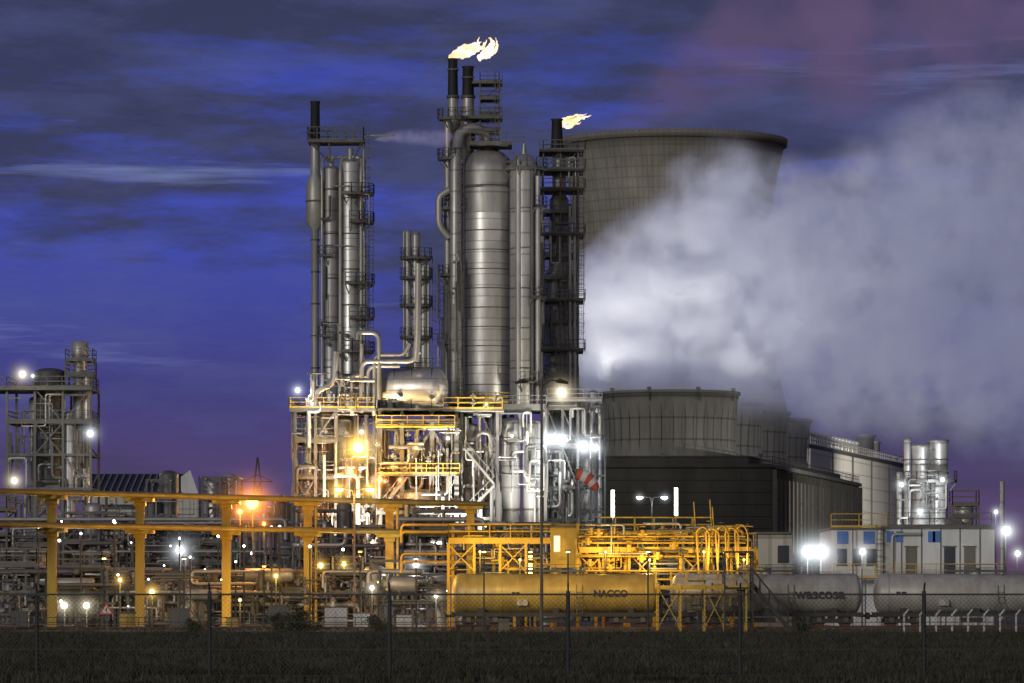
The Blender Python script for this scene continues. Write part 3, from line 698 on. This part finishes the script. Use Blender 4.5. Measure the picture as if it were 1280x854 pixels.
b.clutter(U4(860),U4(935),91.3,93,.4,W4(725),24,['dsteel','pdark','yelp'],.04,.08,13,.3)
b.stair(U4(938),W4(728),U4(985),W4(785),91.5,'dsteel'); b.frame(U4(905),U4(940),91,93.5,[0,zz,W4(690)],1,1,.1,'dsteel',1,0,None,2)
b.done()

# ------------------------------------------------------------ rail track and tank wagons
b=B('railway_track',96) 
b.prism([(-60,94.1),(95,94.1),(95,97.9),(-60,97.9)],0.004,.18,'ballast')
for yy in (95.28,96.72): b.box(-60,95,yy-.035,yy+.035,.22,.36,'rust')
x=-60
while x<95: b.box(x,x+.25,94.7,97.3,.17,.24,'wood'); x+=.65
b.done()
def wagon(px0,px1,mat,label=None):
    D=96.; x0=X(px0,D)+.55; x1=X(px1,D)-.55; zc=2.62; r=1.34
    root=bpy.data.objects.new('tank_wagon',None); root.location=((x0+x1)/2,D+S(D),.36); scene.collection.objects.link(root)
    b=B('tank_shell',D); b.hvessel((x0+.15,D,zc),(x1-.15,D,zc),r,mat,40,.38)
    n=6
    for i in range(n): xx=x0+.6+(x1-x0-1.2)*i/(n-1); b.sweep([(xx-.05,D,zc),(xx+.05,D,zc)],r+.02,mat,40)
    xm=(x0+x1)/2; b.cyl((xm,D,zc+r-.1),(xm,D,zc+r+.28),.32,mat); b.cyl((xm,D,zc+r+.28),(xm,D,zc+r+.34),.38,'steel')
    b.done(root)
    b=B('walkway',D); b.box(x0+1,x1-1,D-.3,D+.3,zc+r+.08,zc+r+.12,'steel'); b.rail([(xm-2,D-.35,zc+r+.1),(xm+2,D-.35,zc+r+.1)],'steel',h=.5,w=.04)
    for dx in (-.2,.2): b.beam((xm+dx+1.6,D-r-.12,1.2),(xm+dx+1.6,D-r-.02,zc+.4),.04,'steel'); b.beam((xm+dx+1.6,D-r-.02,zc+.4),(xm+dx+1.6,D-.35,zc+r+.1),.04,'steel')
    for i in range(5): b.beam((xm+1.4,D-r-.08,1.3+i*.35),(xm+1.8,D-r-.08,1.3+i*.35),.03,'steel')
    b.box(xm-2.6,xm-1.9,D-r-.05,D-r+.1,1.8,2.2,'shed')
    b.done(root)
    b=B('underframe',D)
    for yy in (-1.1,1.1): b.box(x0-.35,x1+.35,D+yy-.07,D+yy+.07,1.05,1.33,'dsteel')
    for xx in (x0-.35,x1+.2): b.box(xx,xx+.15,D-1.3,D+1.3,1.0,1.35,'dsteel')
    for xx in (x0+1.6,x1-1.6,xm): b.box(xx-.2,xx+.2,D-1.1,D+1.1,1.3,zc-r*.75,'dsteel')
    for sx,xx in ((-1,x0-.35),(1,x1+.35)):
        for yy in (-.87,.87): b.cyl((xx,D+yy,1.1),(xx+sx*.4,D+yy,1.1),.09,'dsteel'); b.cyl((xx+sx*.4,D+yy,1.1),(xx+sx*.45,D+yy,1.1),.24,'dsteel')
    b.box(xm-1,xm+.6,D-.9,D-.3,.65,1.0,'dsteel'); b.done(root)
    b=B('bogies',D)
    for bx in (x0+1.7,x1-1.7):
        for yy in (-1.0,1.0): b.box(bx-1.4,bx+1.4,D+yy-.06,D+yy+.06,.62,.9,'dsteel'); 
        b.box(bx-.2,bx+.2,D-1,D+1,.7,1.05,'dsteel')
        for ax in (-.9,.9):
            b.cyl((bx+ax,D-.95,.82),(bx+ax,D+.95,.82),.08,'dsteel')
            for yy in (-.75,.75): b.cyl((bx+ax,D+yy-.06,.82),(bx+ax,D+yy+.06,.82),.46,'rust',seg=24)
            for yy in (-1.02,1.02): b.box(bx+ax-.16,bx+ax+.16,D+yy-.12,D+yy+.12,.66,1.0,'steel')
    b.done(root)
    for (tx,lx,sz) in (label or []):
        cu=bpy.data.curves.new('lettering','FONT'); cu.body=tx; cu.size=sz; cu.extrude=.01; cu.offset=.02; cu.materials.append(M['text'])
        o=bpy.data.objects.new('lettering',cu); scene.collection.objects.link(o); o.parent=root
        o.rotation_euler=(math.pi/2,0,0); o.location=Vector((X(lx,D-1.4),D+S(D)-r-.045,zc-sz*.35))-root.location
    return root
wagon(561,828,'tanky',[('NACCO',742,.62),('33 84',640,.22)])
wagon(834,1081,'tank',[('wascosa',994,1.0)])
wagon(1088,1350,'tank',[('33 80',1120,.3)])
wagon(1360,1600,'tank')

# ------------------------------------------------------------ right-hand buildings
b=B('turbine_hall',0); p0=(X0(1013,720),720.); p1=(X0(1132,833),833.); d=Vector((p1[0]-p0[0],p1[1]-p0[1],0)); nn=Vector((-d.y,d.x,0)).normalized()*22
zt=27.3; b.prism([p0,p1,(p1[0]+nn.x,p1[1]+nn.y),(p0[0]+nn.x,p0[1]+nn.y)],0,zt,'shed')
b.prism([(p0[0]-.3,p0[1]-.3),(p1[0]+.3,p1[1]-.3),(p1[0]+nn.x,p1[1]+nn.y),(p0[0]+nn.x,p0[1]+nn.y)],zt,zt+.7,'dsteel')
for i in range(14):
    t=(i+.5)/14; b.rev(p0[0]+d.x*t*.5-1,p0[1]+d.y*t*.5+3,[(zt+.7,1.0),(zt+2.6,1.0),(zt+2.7,1.25),(zt+3.2,.9)],'pipe',12)
b.rail([(p0[0],p0[1]-.2,zt+.7),(p1[0],p1[1]-.2,zt+.7)],'pipe',w=.14,h=1.3,sp=2.4)
for t in (.2,.4,.6,.8): b.beam((p0[0]+d.x*t+.2,p0[1]+d.y*t,0),(p0[0]+d.x*t+.2,p0[1]+d.y*t,zt),.25,'steel')
b.done()
for q,rr,yt in ((1082,1.8,548),(1068,1.0,556),(1095,.8,556),(1118,.7,575)):
    b=B('exhaust_stack'); b.rev(X(q,285),285,[(0,rr),(Z(yt,285),rr),(Z(yt-2,285),rr*1.2),(Z(yt-4,285),rr*1.2)],'alu2',20); b.done()
D=152.
for q,rr,yt in ((1151,1.02,556),(1173,1.05,550),(1134,.4,548),(1124,.3,590)):
    b=B('boiler_stack'); b.rev(X(q,D),D,[(0,rr),(Z(yt+6,D),rr),(Z(yt+4,D),rr*1.1),(Z(yt,D),rr*1.1),(Z(yt,D),rr*.9)],'alu2',28)
    for y in (575,600,625,648): b.ring(X(q,D),D,Z(y,D),rr,.06,.12,'steel',24)
    b.done()
b=B('boiler_platform',D); b.rdeck(X(1163,D),D,Z(602,D),2.1,2.9,-200,20,w=.07); b.ladder(X(1163,D),D-1.2,0,Z(560,D)); b.clutter(X(1118,D),X(1180,D),D-2.5,D-1.6,Z(700,D),Z(600,D),12,['pipe','steel'],.07,.16,4,.4); b.done()
b=B('mast'); x=X(1253,140.); b.cyl((x,140,0),(x,140,Z(602,140)),.3,'alu2',.22); b.done()
b=B('roof_tank',120); x=X(1217,120.); b.vessel(x,127,Z(660,120),Z(632,120),.75,'pipe',20); b.frame(x-1.1,x+1.1,126,128.2,[Z(662,120),Z(645,120),Z(630,120)],1,1,.1,'steel',1,1,'steel',1); b.done()
b=B('control_building',120); D=120.; U=lambda p:X(p,D); W=lambda p:Z(p,D)
b.box(U(1040),U(1105),D+.6,D+14,0,W(662),'white'); b.box(U(1105),U(1243),D,D+14,0,W(661),'white'); b.box(U(1103),U(1245),D-.25,D+14.2,W(661),W(658),'steel')
b.box(U(1038),U(1103),D+.35,D+14.1,W(662),W(659.5),'steel')
for q in (1047,1080): b.box(U(q),U(q+14),D+.55,D+.6,W(680),W(664),'blue')
for q in (1108,1120,1160,1166): b.box(U(q),U(q+9),D-.05,D,W(678),W(664),'blue')
for q in (1047,1066,1084): b.box(U(q),U(q+12),D+.54,D+.6,W(706),W(686),'glass'); b.box(U(q)-.08,U(q+12)+.08,D+.5,D+.58,W(707.5),W(706),'steel')
for q in (1132,1180,1205): b.box(U(q),U(q+14),D-.06,D,W(735),W(684),'glass' if q==1180 else 'fin'); b.box(U(q)-.1,U(q+14)+.1,D-.1,D-.02,W(684),W(682.5),'steel')
for q in (1066,1105,1127,1152,1176,1200,1225): b.box(U(q)-.05,U(q)+.05,D-.04,D+.02,0,W(661),'steel')
b.rail([(U(1040),D+1,W(659)),(U(1110),D+1,W(659))],'yel',w=.06); b.rail([(U(1110),D+.3,W(658)),(U(1240),D+.3,W(658))],'steel',w=.06)
b.ladder(U(1100),D-.1,.3,W(656)); b.box(U(1190),U(1208),D+3,D+6,W(658),W(648),'steel'); b.rail([(U(1040),D-1.5,W(722)),(U(1245),D-1.5,W(722))],'yel',w=.06); b.box(U(1040),U(1245),D-1.6,D,W(724),W(722.5),'steel')
for q in range(1040,1246,20): b.beam((U(q),D-1.5,0),(U(q),D-1.5,W(724)),.12,'steel')
b.pipe([(U(1115),D-.3,W(740)),(U(1115),D-.3,W(668)),(U(1150),D-.3,W(668))],.12,'pipe')
b.done()
b=B('equipment_cabin',112); b.box(X(945,112),X(990,112),112,116,0,Z(668,112),'shed'); b.box(X(972,112),X(986,112),111.95,112,Z(704,112),Z(682,112),'glass'); b.box(X(944,112),X(991,112),111.7,116.3,Z(668,112),Z(665,112),'steel'); b.done()
b=B('post_and_rail_fence'); D=91.
for q in range(1130,1420,20): x=X(q,D); b.beam((x,D,0),(x,D,1.25),.12,'white'); b.beam((x,D,1.2),(x+.3,D,1.55),.1,'white')
for z in (.5,1.1): b.beam((X(1130,D),D-.08,z),(X(1410,D),D-.08,z),.04,'steel')
b.done()
# windsock
D=130.; b=B('windsock',D); x=X(721,D); b.cyl((x,D,0),(x,D,Z(586,D)),.08,'steel',seg=8)
pts=[(721,593),(727,594),(733,597),(738,601),(742,606),(746,612)]; rad=[.5,.62,.64,.58,.46,.3]
for i in range(5):
    a_=pts[i]; c_=pts[i+1]; b.sweep([(X(a_[0],D),D-.2,Z(a_[1],D)),(X(c_[0],D),D-.2,Z(c_[1],D))],[rad[i],rad[i+1]],'wfab' if i%2 else 'red',14)
b.done()
D=88.; b=B('lamp_mast'); x=X(677,D); zt=Z(478,D)
b.cyl((x,D,0),(x,D,zt+.3),.12,'steel',.07); 
for sx in (-1,1):
    b.pipe([(x,D,zt-.3),(x+sx*.6,D,zt+.15),(x+sx*1.3,D,zt+.05)],.04,'dsteel'); b.sweep([(x+sx*.9,D,zt+.05),(x+sx*1.2,D,zt+.1),(x+sx*1.75,D,zt-.05)],[.06,.16,.08],'dsteel',8)
b.done()
def slamp(px,py,D,k,arms,power,tube=False,name='street_lamp'):
    b=B(name,D); x=X(px,D); zt=Z(py,D); b.cyl((x,D,0),(x,D,zt),.08,'steel',.05,8)
    ls=[];hz_=[]
    for sx in arms:
        b.pipe([(x,D,zt-.5),(x+sx*.15,D,zt+.02),(x+sx*1.0,D,zt+.08)],.04,'steel'); b.box(x+min(sx*.75,sx*1.4),x+max(sx*.75,sx*1.4),D-.15,D+.15,zt+.06,zt+.18,'steel')
        b.sweep([(x+sx*.8,D,zt),(x+sx*1.1,D,zt-.03),(x+sx*1.35,D,zt)],[.07,.16,.07],k,8); ls.append((x+sx*1.1,D-.1,zt-.45)); hz_.append((x+sx*1.1,zt))
    if tube: b.cyl((x,D-.15,zt-2.2),(x,D-.15,zt),.13,k,seg=8); ls.append((x,D-.7,zt-1))
    o=b.done()
    for l in ls: lightpt('bulb_light',l,power,COL[k],D,o)
    for hx,hz1 in hz_: bloom_ball(hx,D-.15,hz1,D,k,1.2 if k=='eC' else 2.2,o)
slamp(443,612,104,'eY',(-1,1),650); slamp(815,622,125,'eC',(-1,1),100)
slamp(766,613,118,'eW',(),250,True); slamp(845,610,118,'eW',(),250,True); slamp(663,690,112,'eY',(),200,True)
for a in [(372,488,150,'eC',400,.38),(390,505,147,'eC',300,.22),(448,560,147,'eY',3800,.9),(438,590,147,'eO',2600,.5),(452,540,147,'eW',1200,.3),
          (702,491,155,'eW',1300,.7),(686,549,154,'eC',800,.65),(702,549,154,'eC',800,.65),(729,558,156,'eC',1100,.72),(744,560,156,'eC',600,.5),(640,545,149,'eW',400,.2),
          (608,505,148,'eY',400,.2),(560,548,147,'eW',450,.25),(520,560,147,'eY',450,.22),(490,640,145,'eY',800,.3),(530,655,145,'eW',700,.3),(660,600,148,'eW',800,.25),
          (28,468,144,'eW',500,.5),(41,470,144,'eC',0,.2),(113,542,144,'eC',500,.48),(18,601,143,'eW',500,.48),(225,688,118,'eC',900,.5),(190,740,108,'eY',250,.28),(80,757,106,'eW',250,.36),(108,757,106,'eW',250,.34),(60,700,118,'eY',350,.2),
          (401,707,116,'eY',600,.28),(430,705,112,'eY',350,.25),(520,706,112,'eC',450,.34),(345,720,110,'eY',350,.2),(150,725,110,'eY',250,.2),(300,750,107,'eY',200,.18),(465,735,107,'eW',250,.24),(545,745,107,'eW',200,.2),
          (1010,690,114,'eC',900,.6),(1027,690,114,'eC',900,.6),(1258,664,114,'eC',500,.5),(1272,692,113,'eC',200,.3),(1078,690,117.,'eC',500,.36),(1178,600,147,'eC',1500,.3),(1150,640,147,'eC',1200,.4),(1127,606,145,'eC',600,.36),(1245,640,130,'eC',300,.25),
          (812,700,99.5,'eY',350,.12),(757,690,99.5,'eY',350,.12),(880,690,98.8,'eY',350,.12),(930,700,99,'eY',200,.12),(600,690,101.5,'eY',350,.12),(650,700,101.5,'eY',250,.12)]:
    lamp(*a[:3],k=a[3],power=a[4],r=a[5])
lamp(315,629,112,'eO',3600,.75); lamp(300,640,118,'eO',1200,.3); lamp(385,640,118,'eO',1100,.25); lamp(475,600,146,'eO',1200,.4); lamp(330,655,116,'eO',900,.2); lamp(405,640,147,'eO',1500,.25); lamp(500,600,147,'eO',900,.22)
rr_=random.Random(44)
for i in range(44):     # small bulkhead bulbs in the pipe yard
    lamp(rr_.uniform(5,620),rr_.uniform(650,765),111 if i%2 else 120,rr_.choice(['eW','eW','eC','eY']),0,rr_.uniform(.10,.18),'bulkhead_lamp',False)
def postlight(px,D,z,power,k='eY'):
    b=B('track_side_lamp',D); x=X(px,D); b.cyl((x,D,0),(x,D,z),.05,'dsteel',seg=8); b.box(x-.18,x+.18,D-.12,D+.2,z,z+.1,'dsteel'); b.sweep([(x-.12,D,z-.05),(x,D,z-.05),(x+.12,D,z-.05)],[.03,.06,.03],k,8)
    o=b.done(); lightpt('bulb_light',(x,D+.1,z-.35),power,COL[k],D,o)
for q in (605,710,810): postlight(q,90.,5.4,400)
postlight(330,99,4.5,550,'eO'); postlight(450,99,5.5,700,'eO'); postlight(520,97,5,350); postlight(130,95,5,200,'eY'); postlight(230,97,5,250,'eY')
def upflood(px,D,target,power,col,size=45):
    b=B('ground_floodlight',D); x=X(px,D); b.box(x-.3,x+.3,D-.15,D+.15,.3,.7,'steel'); b.box(x-.4,x+.4,D-.3,D+.3,.01,.3,'conc'); b.box(x-.25,x+.25,D-.1,D+.12,.7,.73,'eW')
    o=b.done(); lightpt('flood_beam',(x,D,1.1),power,col,D,o,.3,size,target)
upflood(455,145.2,(X(425,160),160,42),80000,(1,.96,.88),46)
upflood(560,145.2,(X(600,165),165,45),170000,(1,.96,.88),44)
upflood(655,145.2,(X(680,168),168,45),60000,(1,.96,.9),42)
upflood(80,145.2,(X(70,150),150,18),3500,(1,.95,.88),60)
def addedspot(x,y,z,target,power,col,size,name='added_roof_spot'):  # extra spot on a stand, added to brighten steam and walls
    b=B(name,0); b.box(x-.3,x+.3,y-.15,y+.15,z,z+.35,'conc'); b.beam((x,y,0 if z<19 else z-1.5),(x,y,z),.12,'dsteel')
    o=b.done(); lightpt('flood_beam',(x,y-.1,z+.9),power,col,0,o,.4,size,target,0)
rz=Z0(583,564)+1.4
addedspot(8,566.,rz,(12,590,60),85000,(1,.98,.95),66)  # spots added along the block roof to brighten the plume
addedspot(20,566.,rz,(22,592,64),80000,(1,.98,.95),66)
addedspot(33,566.,rz,(44,592,66),65000,(.95,.97,1),70)
# spots added on the first fan stack rim to brighten the steam as it leaves
for ax,pw in ((-2.55,9000),(-1.9,9000),(-1.2,8000),(-.5,6000)):
    lx,ly=22.2+9.9*math.cos(ax),600+9.9*math.sin(ax)
    addedspot(lx,ly,31.0,(22.2+14*math.cos(ax),600+6*math.sin(ax),44),pw,(1,.98,.95),150,'added_rim_spot')
# out-of-view yard spots added to brighten the hall and louvre walls
addedspot(98,745.,18.,(62,770,12),90000,(1,.95,.85),90,'added_mast_spot')
addedspot(70,560.,14.,(44,612,10),60000,(1,.95,.88),80,'added_mast_spot')

# ------------------------------------------------------------ small things along the track
def sign(px,D,z):
    b=B('warning_sign'); x=X(px,D); b.cyl((x,D,0),(x,D,z+.3),.04,'steel',seg=8)
    for s_,k,off in ((.5,'red',0),(.34,'wfab',.01)):
        b.add([(x-s_,D-.06-off,z-s_*.6),(x+s_,D-.06-off,z-s_*.6),(x,D-.06-off,z+s_*1.0)],[(0,1,2)],k)
    b.box(x-.035,x+.035,D-.09,D-.08,z-.1,z+.15,'text'); b.done()
sign(133,93,1.5)
b=B('timber_bench'); D=58.; xa,xb=X(570,D),X(612,D)
for x in (xa+.08,xb-.08,(xa+xb)/2): b.box(x-.06,x+.06,D-.1,D+.1,0,1.2,'wood')
b.box(xa,xb,D-.25,D+.25,1.2,1.3,'wood'); b.box(xa+.05,xb-.05,D-.04,D+.04,.5,.58,'wood'); b.done()
for q,D,s_,k in ((290,96,.8,'yel'),(225,97,1.4,'steel'),(25,97,1.2,'steel'),(420,98,1.5,'white'),(452,98,1.1,'white'),(505,97,1.0,'white'),(350,99,1.6,'steel'),(160,96,1.1,'yel'),(630,93,.7,'steel')):
    b=B('electrical_cabinet'); x=X(q,D); b.box(x-s_*.5,x+s_*.5,D-.3,D+.3,.15,s_+.15,k); b.box(x-s_*.5-.05,x+s_*.5+.05,D-.36,D+.34,s_+.15,s_+.22,'steel'); b.box(x-.01,x+.01,D-.32,D-.3,.25,s_,'dsteel'); b.box(x-s_*.5-.05,x+s_*.5+.05,D-.4,D+.4,0,.15,'conc'); b.done()
b=B('guard_rail'); b.rail([(X(-60,93),93.5,0),(X(560,93),93.5,0)],'steel',h=1.0,w=.06,sp=2); b.done()
mb,nt,out=newmat('shrub_leaves'); g=N(nt); geo=g.n('ShaderNodeNewGeometry'); n1,_=g.noise(geo.outputs['Position'],4,3)
p=g.n('ShaderNodeBsdfPrincipled'); p.inputs['Roughness'].default_value=.8; g.l(g.mix(n1,(.02,.03,.01),(.07,.07,.03)),p.inputs['Base Color']); g.l(p.outputs[0],out.inputs[0]); M['leaf']=mb
for q,D,s_ in ((365,93,1.7),(378,93.5,1.3),(348,92.5,1.1),(470,93,1.),(240,92,.8),(1000,90,.9)):
    b=B('shrub',D); x=X(q,D); r=random.Random(int(q))
    for i in range(5): b.beam((x,D,0),(x+r.uniform(-.5,.5)*s_,D+r.uniform(-.4,.4)*s_,s_*r.uniform(.6,1)),.03,'wood')
    for i in range(900):
        a=r.uniform(0,6.28); rr=abs(r.gauss(0,.42))*s_; z=max(.03,r.uniform(.05,1.2)*s_*(1-.35*rr/s_)); cc=Vector((x+rr*math.cos(a)+.2*math.sin(z*5)*s_,D+rr*math.sin(a)*.8,z)); t=.06+.07*r.random()
        e1=Vector((r.gauss(0,1),r.gauss(0,1),r.gauss(0,1))).normalized()*t; e2=Vector((r.gauss(0,1),r.gauss(0,1),r.gauss(0,1))).normalized()*t
        b.add([cc-e1,cc+e2,cc+e1],[(0,1,2)],'leaf')
    b.done()

# ------------------------------------------------------------ steam
def plume(name,DD,xr,tops,bots,ry,slope,y0,sigma,col,dist,nscale,step,aniso=.1,soft=.45,thr=(.35,.6),amb=(0,0,0),thin=.5,scatter=True,lo=.15,pinch=0.):
    m,nt,out=newmat(name+'_vapour'); g=N(nt); geo=g.n('ShaderNodeNewGeometry'); pos=geo.outputs['Position']
    _,nc=g.noise(pos,nscale,2,.6)
    vm=g.n('ShaderNodeVectorMath',operation='SUBTRACT'); g.l(nc,vm.inputs[0]); vm.inputs[1].default_value=(.5,.5,.5)
    v2=g.n('ShaderNodeVectorMath',operation='MULTIPLY_ADD'); g.l(vm.outputs[0],v2.inputs[0]); v2.inputs[1].default_value=(dist*2,)*3; g.l(pos,v2.inputs[2])
    sep=g.n('ShaderNodeSeparateXYZ'); g.l(v2.outputs[0],sep.inputs[0])
    xs0,xs1=X0(xr[0],DD),X0(xr[1],DD); HM=Z0(min(p[1] for p in tops)-30,DD)
    t=g.math('DIVIDE',g.math('SUBTRACT',sep.outputs[0],xs0),xs1-xs0,clamp=True)
    def curve(pts):
        x=g.n('ShaderNodeFloatCurve'); c=x.mapping.curves[0]; pp=[((X0(a,DD)-xs0)/(xs1-xs0),Z0(b_,DD)/HM) for a,b_ in pts]
        c.points[0].location=pp[0]; c.points[1].location=pp[-1]
        for q in pp[1:-1]: c.points.new(*q)
        for q in c.points: q.handle_type='AUTO_CLAMPED'
        x.mapping.update(); g.l(t,x.inputs['Value']); return g.math('MULTIPLY',x.outputs[0],HM)
    T=curve(tops); Bm=curve(bots)
    zc=g.math('MULTIPLY',g.math('ADD',T,Bm),.5); rz=g.math('MAXIMUM',g.math('MULTIPLY',g.math('SUBTRACT',T,Bm),.5),.3)
    dzn=g.math('DIVIDE',g.math('SUBTRACT',sep.outputs[2],zc),rz)
    yc=g.math('MULTIPLY_ADD',sep.outputs[0],slope,y0)
    dyn=g.math('DIVIDE',g.math('SUBTRACT',sep.outputs[1],yc),ry)
    q=g.math('SQRT',g.math('ADD',g.math('MULTIPLY',dzn,dzn),g.math('MULTIPLY',dyn,dyn)))
    mr=g.n('ShaderNodeMapRange',interpolation_type='SMOOTHSTEP'); g.l(q,mr.inputs[0]); mr.inputs[1].default_value=1.0; mr.inputs[2].default_value=1-soft; mr.inputs[3].default_value=0; mr.inputs[4].default_value=1
    e0=g.math('GREATER_THAN',sep.outputs[0],xs0)
    if pinch: e0=g.math('MULTIPLY',e0,g.ramp(t,[(0.,0.),(pinch,1.)]))
    nn_,_=g.noise(pos,nscale*2.4,3,.65); mm=g.n('ShaderNodeMapRange'); g.l(nn_,mm.inputs[0]); mm.inputs[1].default_value=thr[0]; mm.inputs[2].default_value=thr[1]; mm.inputs[3].default_value=lo; mm.inputs[4].default_value=1
    dens=g.math('MULTIPLY',g.math('MULTIPLY',mr.outputs[0],e0),g.math('MULTIPLY',mm.outputs[0],sigma))
    dens=g.math('MULTIPLY',dens,g.math('MULTIPLY_ADD',t,-thin,1.0))   # thins out downwind
    if scatter:
        pv=g.n('ShaderNodeVolumePrincipled'); pv.inputs['Color'].default_value=(*col,1); pv.inputs['Anisotropy'].default_value=aniso; g.l(dens,pv.inputs['Density'])
        pv.inputs['Emission Color'].default_value=(*amb,1); g.l(dens,pv.inputs['Emission Strength'])   # constant emission standing in for multiply scattered dusk light
        g.l(pv.outputs[0],out.inputs['Volume'])
    else:
        ab=g.n('ShaderNodeVolumeAbsorption'); ab.inputs[0].default_value=(0,0,0,1); g.l(dens,ab.inputs[1]); em=g.n('ShaderNodeEmission'); em.inputs[0].default_value=(*amb,1); g.l(dens,em.inputs[1])  # emission tint stands in for ambient dusk light in the vapour
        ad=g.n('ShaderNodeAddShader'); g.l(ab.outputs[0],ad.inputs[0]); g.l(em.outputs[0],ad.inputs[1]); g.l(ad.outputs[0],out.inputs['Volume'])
    m.cycles.volume_step_rate=step; m.cycles.emission_sampling='NONE'
    zs=[Z0(p[1],DD) for p in tops+bots]; yy=[y0+slope*xs0,y0+slope*xs1]
    bm=B(name,0); M[name]=m; pad=dist*.9
    bm.prism([(xs0-pad*.5,yy[0]-ry-pad*.4),(xs1,yy[1]-ry-pad*.4),(xs1,yy[1]+ry+pad*.4),(xs0-pad*.5,yy[0]+ry+pad*.4)],max(min(zs)-pad*.6,1.),max(zs)+pad,name)
    return bm.done()
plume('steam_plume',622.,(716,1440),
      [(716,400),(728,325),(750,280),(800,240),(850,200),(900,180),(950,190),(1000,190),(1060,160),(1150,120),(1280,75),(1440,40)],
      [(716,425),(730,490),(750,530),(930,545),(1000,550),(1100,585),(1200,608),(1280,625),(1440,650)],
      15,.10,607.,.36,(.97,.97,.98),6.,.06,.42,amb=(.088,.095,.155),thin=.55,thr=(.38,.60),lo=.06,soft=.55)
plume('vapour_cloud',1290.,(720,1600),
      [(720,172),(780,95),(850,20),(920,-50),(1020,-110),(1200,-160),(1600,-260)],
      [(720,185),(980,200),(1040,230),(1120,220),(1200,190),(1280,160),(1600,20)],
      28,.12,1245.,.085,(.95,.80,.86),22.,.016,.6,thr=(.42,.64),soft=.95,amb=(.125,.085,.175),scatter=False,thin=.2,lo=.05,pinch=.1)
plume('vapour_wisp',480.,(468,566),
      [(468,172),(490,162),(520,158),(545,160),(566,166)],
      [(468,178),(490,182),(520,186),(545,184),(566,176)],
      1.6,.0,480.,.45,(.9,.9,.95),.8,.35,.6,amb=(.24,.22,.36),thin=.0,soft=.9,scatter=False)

# ------------------------------------------------------------ sky, sun, camera
wd=bpy.data.worlds.new("World"); scene.world=wd; wd.use_nodes=True; nt=wd.node_tree; nt.nodes.clear(); g=N(nt)
out=g.n('ShaderNodeOutputWorld'); bg=g.n('ShaderNodeBackground'); g.l(bg.outputs[0],out.inputs[0])
tc=g.n('ShaderNodeTexCoord'); vec=tc.outputs['Generated']
sep=g.n('ShaderNodeSeparateXYZ'); g.l(vec,sep.inputs[0])
el=g.math('MULTIPLY',g.math('MAXIMUM',sep.outputs[2],0.),2.5,clamp=True)
base=g.ramp(el,[(0.,(.130,.062,.120)),(.06,(.072,.042,.140)),(.12,(.036,.033,.19)),(.21,(.036,.054,.38)),(.29,(.036,.055,.39)),(.35,(.024,.033,.19)),(.6,(.02,.028,.12)),(1.,(.012,.018,.06))])
mp=g.mapping(vec,(5.,2.,26.),(.7,0,.35)); c1,_=g.noise(mp,1.4,10,.64)
mp2=g.mapping(vec,(4.5,2.0,70.),(2.4,0,.55)); c2,_=g.noise(mp2,1.3,8,.62)
mp3=g.mapping(vec,(9,3,34.),(5,1,0)); c3,_=g.noise(mp3,1.5,9,.66)
hi=g.ramp(el,[(.06,0.),(.15,1.)]); vhi=g.ramp(el,[(.20,0.),(.32,.9)])
dk=g.math('MULTIPLY',g.ramp(g.math('ADD',c1,g.math('MULTIPLY',vhi,.10)),[(.45,0.),(.56,1.)]),g.math('MULTIPLY_ADD',hi,.6,.35))
c=g.mix(dk,base,(.026,.027,.080))
c=g.mix(g.math('MULTIPLY',g.ramp(c3,[(.46,0.),(.68,1.)]),.5),c,(.078,.090,.27))
lt=g.math('MULTIPLY',g.ramp(c2,[(.57,0.),(.70,1.)]),g.math('MULTIPLY',hi,.65))
c=g.mix(lt,c,(.18,.22,.50))
wf=g.ramp(g.math('MULTIPLY',sep.outputs[1],-1.),[(0.,0.),(.9,1.)])   # afterglow in the west, behind the viewpoint
lowz=g.ramp(sep.outputs[2],[(.0,1.),(.7,.15)])
c=g.mix(g.math('MULTIPLY',wf,lowz),c,(.44,.39,.32))
sk=g.n('ShaderNodeTexSky',sky_type='NISHITA'); sk.sun_disc=False; sk.sun_elevation=math.radians(10)
sd=Vector((-.50,-.84,.2)).normalized(); sk.sun_rotation=math.atan2(sd.x,sd.y)
c=g.mix(.004,c,sk.outputs[0],'ADD')
g.l(c,bg.inputs[0]); bg.inputs[1].default_value=1.0
L=bpy.data.lights.new('sun','SUN'); L.energy=.95; L.angle=math.radians(12); L.color=(1,.97,.91)
so=bpy.data.objects.new('sun',L); so.rotation_euler=(-sd).to_track_quat('-Z','Y').to_euler(); so.location=(0,0,100); scene.collection.objects.link(so)

cam=bpy.data.cameras.new('camera'); cam.sensor_width=36; cam.lens=36*FP/1280.; cam.shift_y=(HY-427)/1280.; cam.clip_end=12000; cam.clip_start=.5
co=bpy.data.objects.new('camera',cam); co.location=(0,0,H); co.rotation_euler=(math.pi/2,0,0); scene.collection.objects.link(co); scene.camera=co
scene.view_settings.view_transform='Standard'; scene.view_settings.look='None'; scene.view_settings.exposure=0
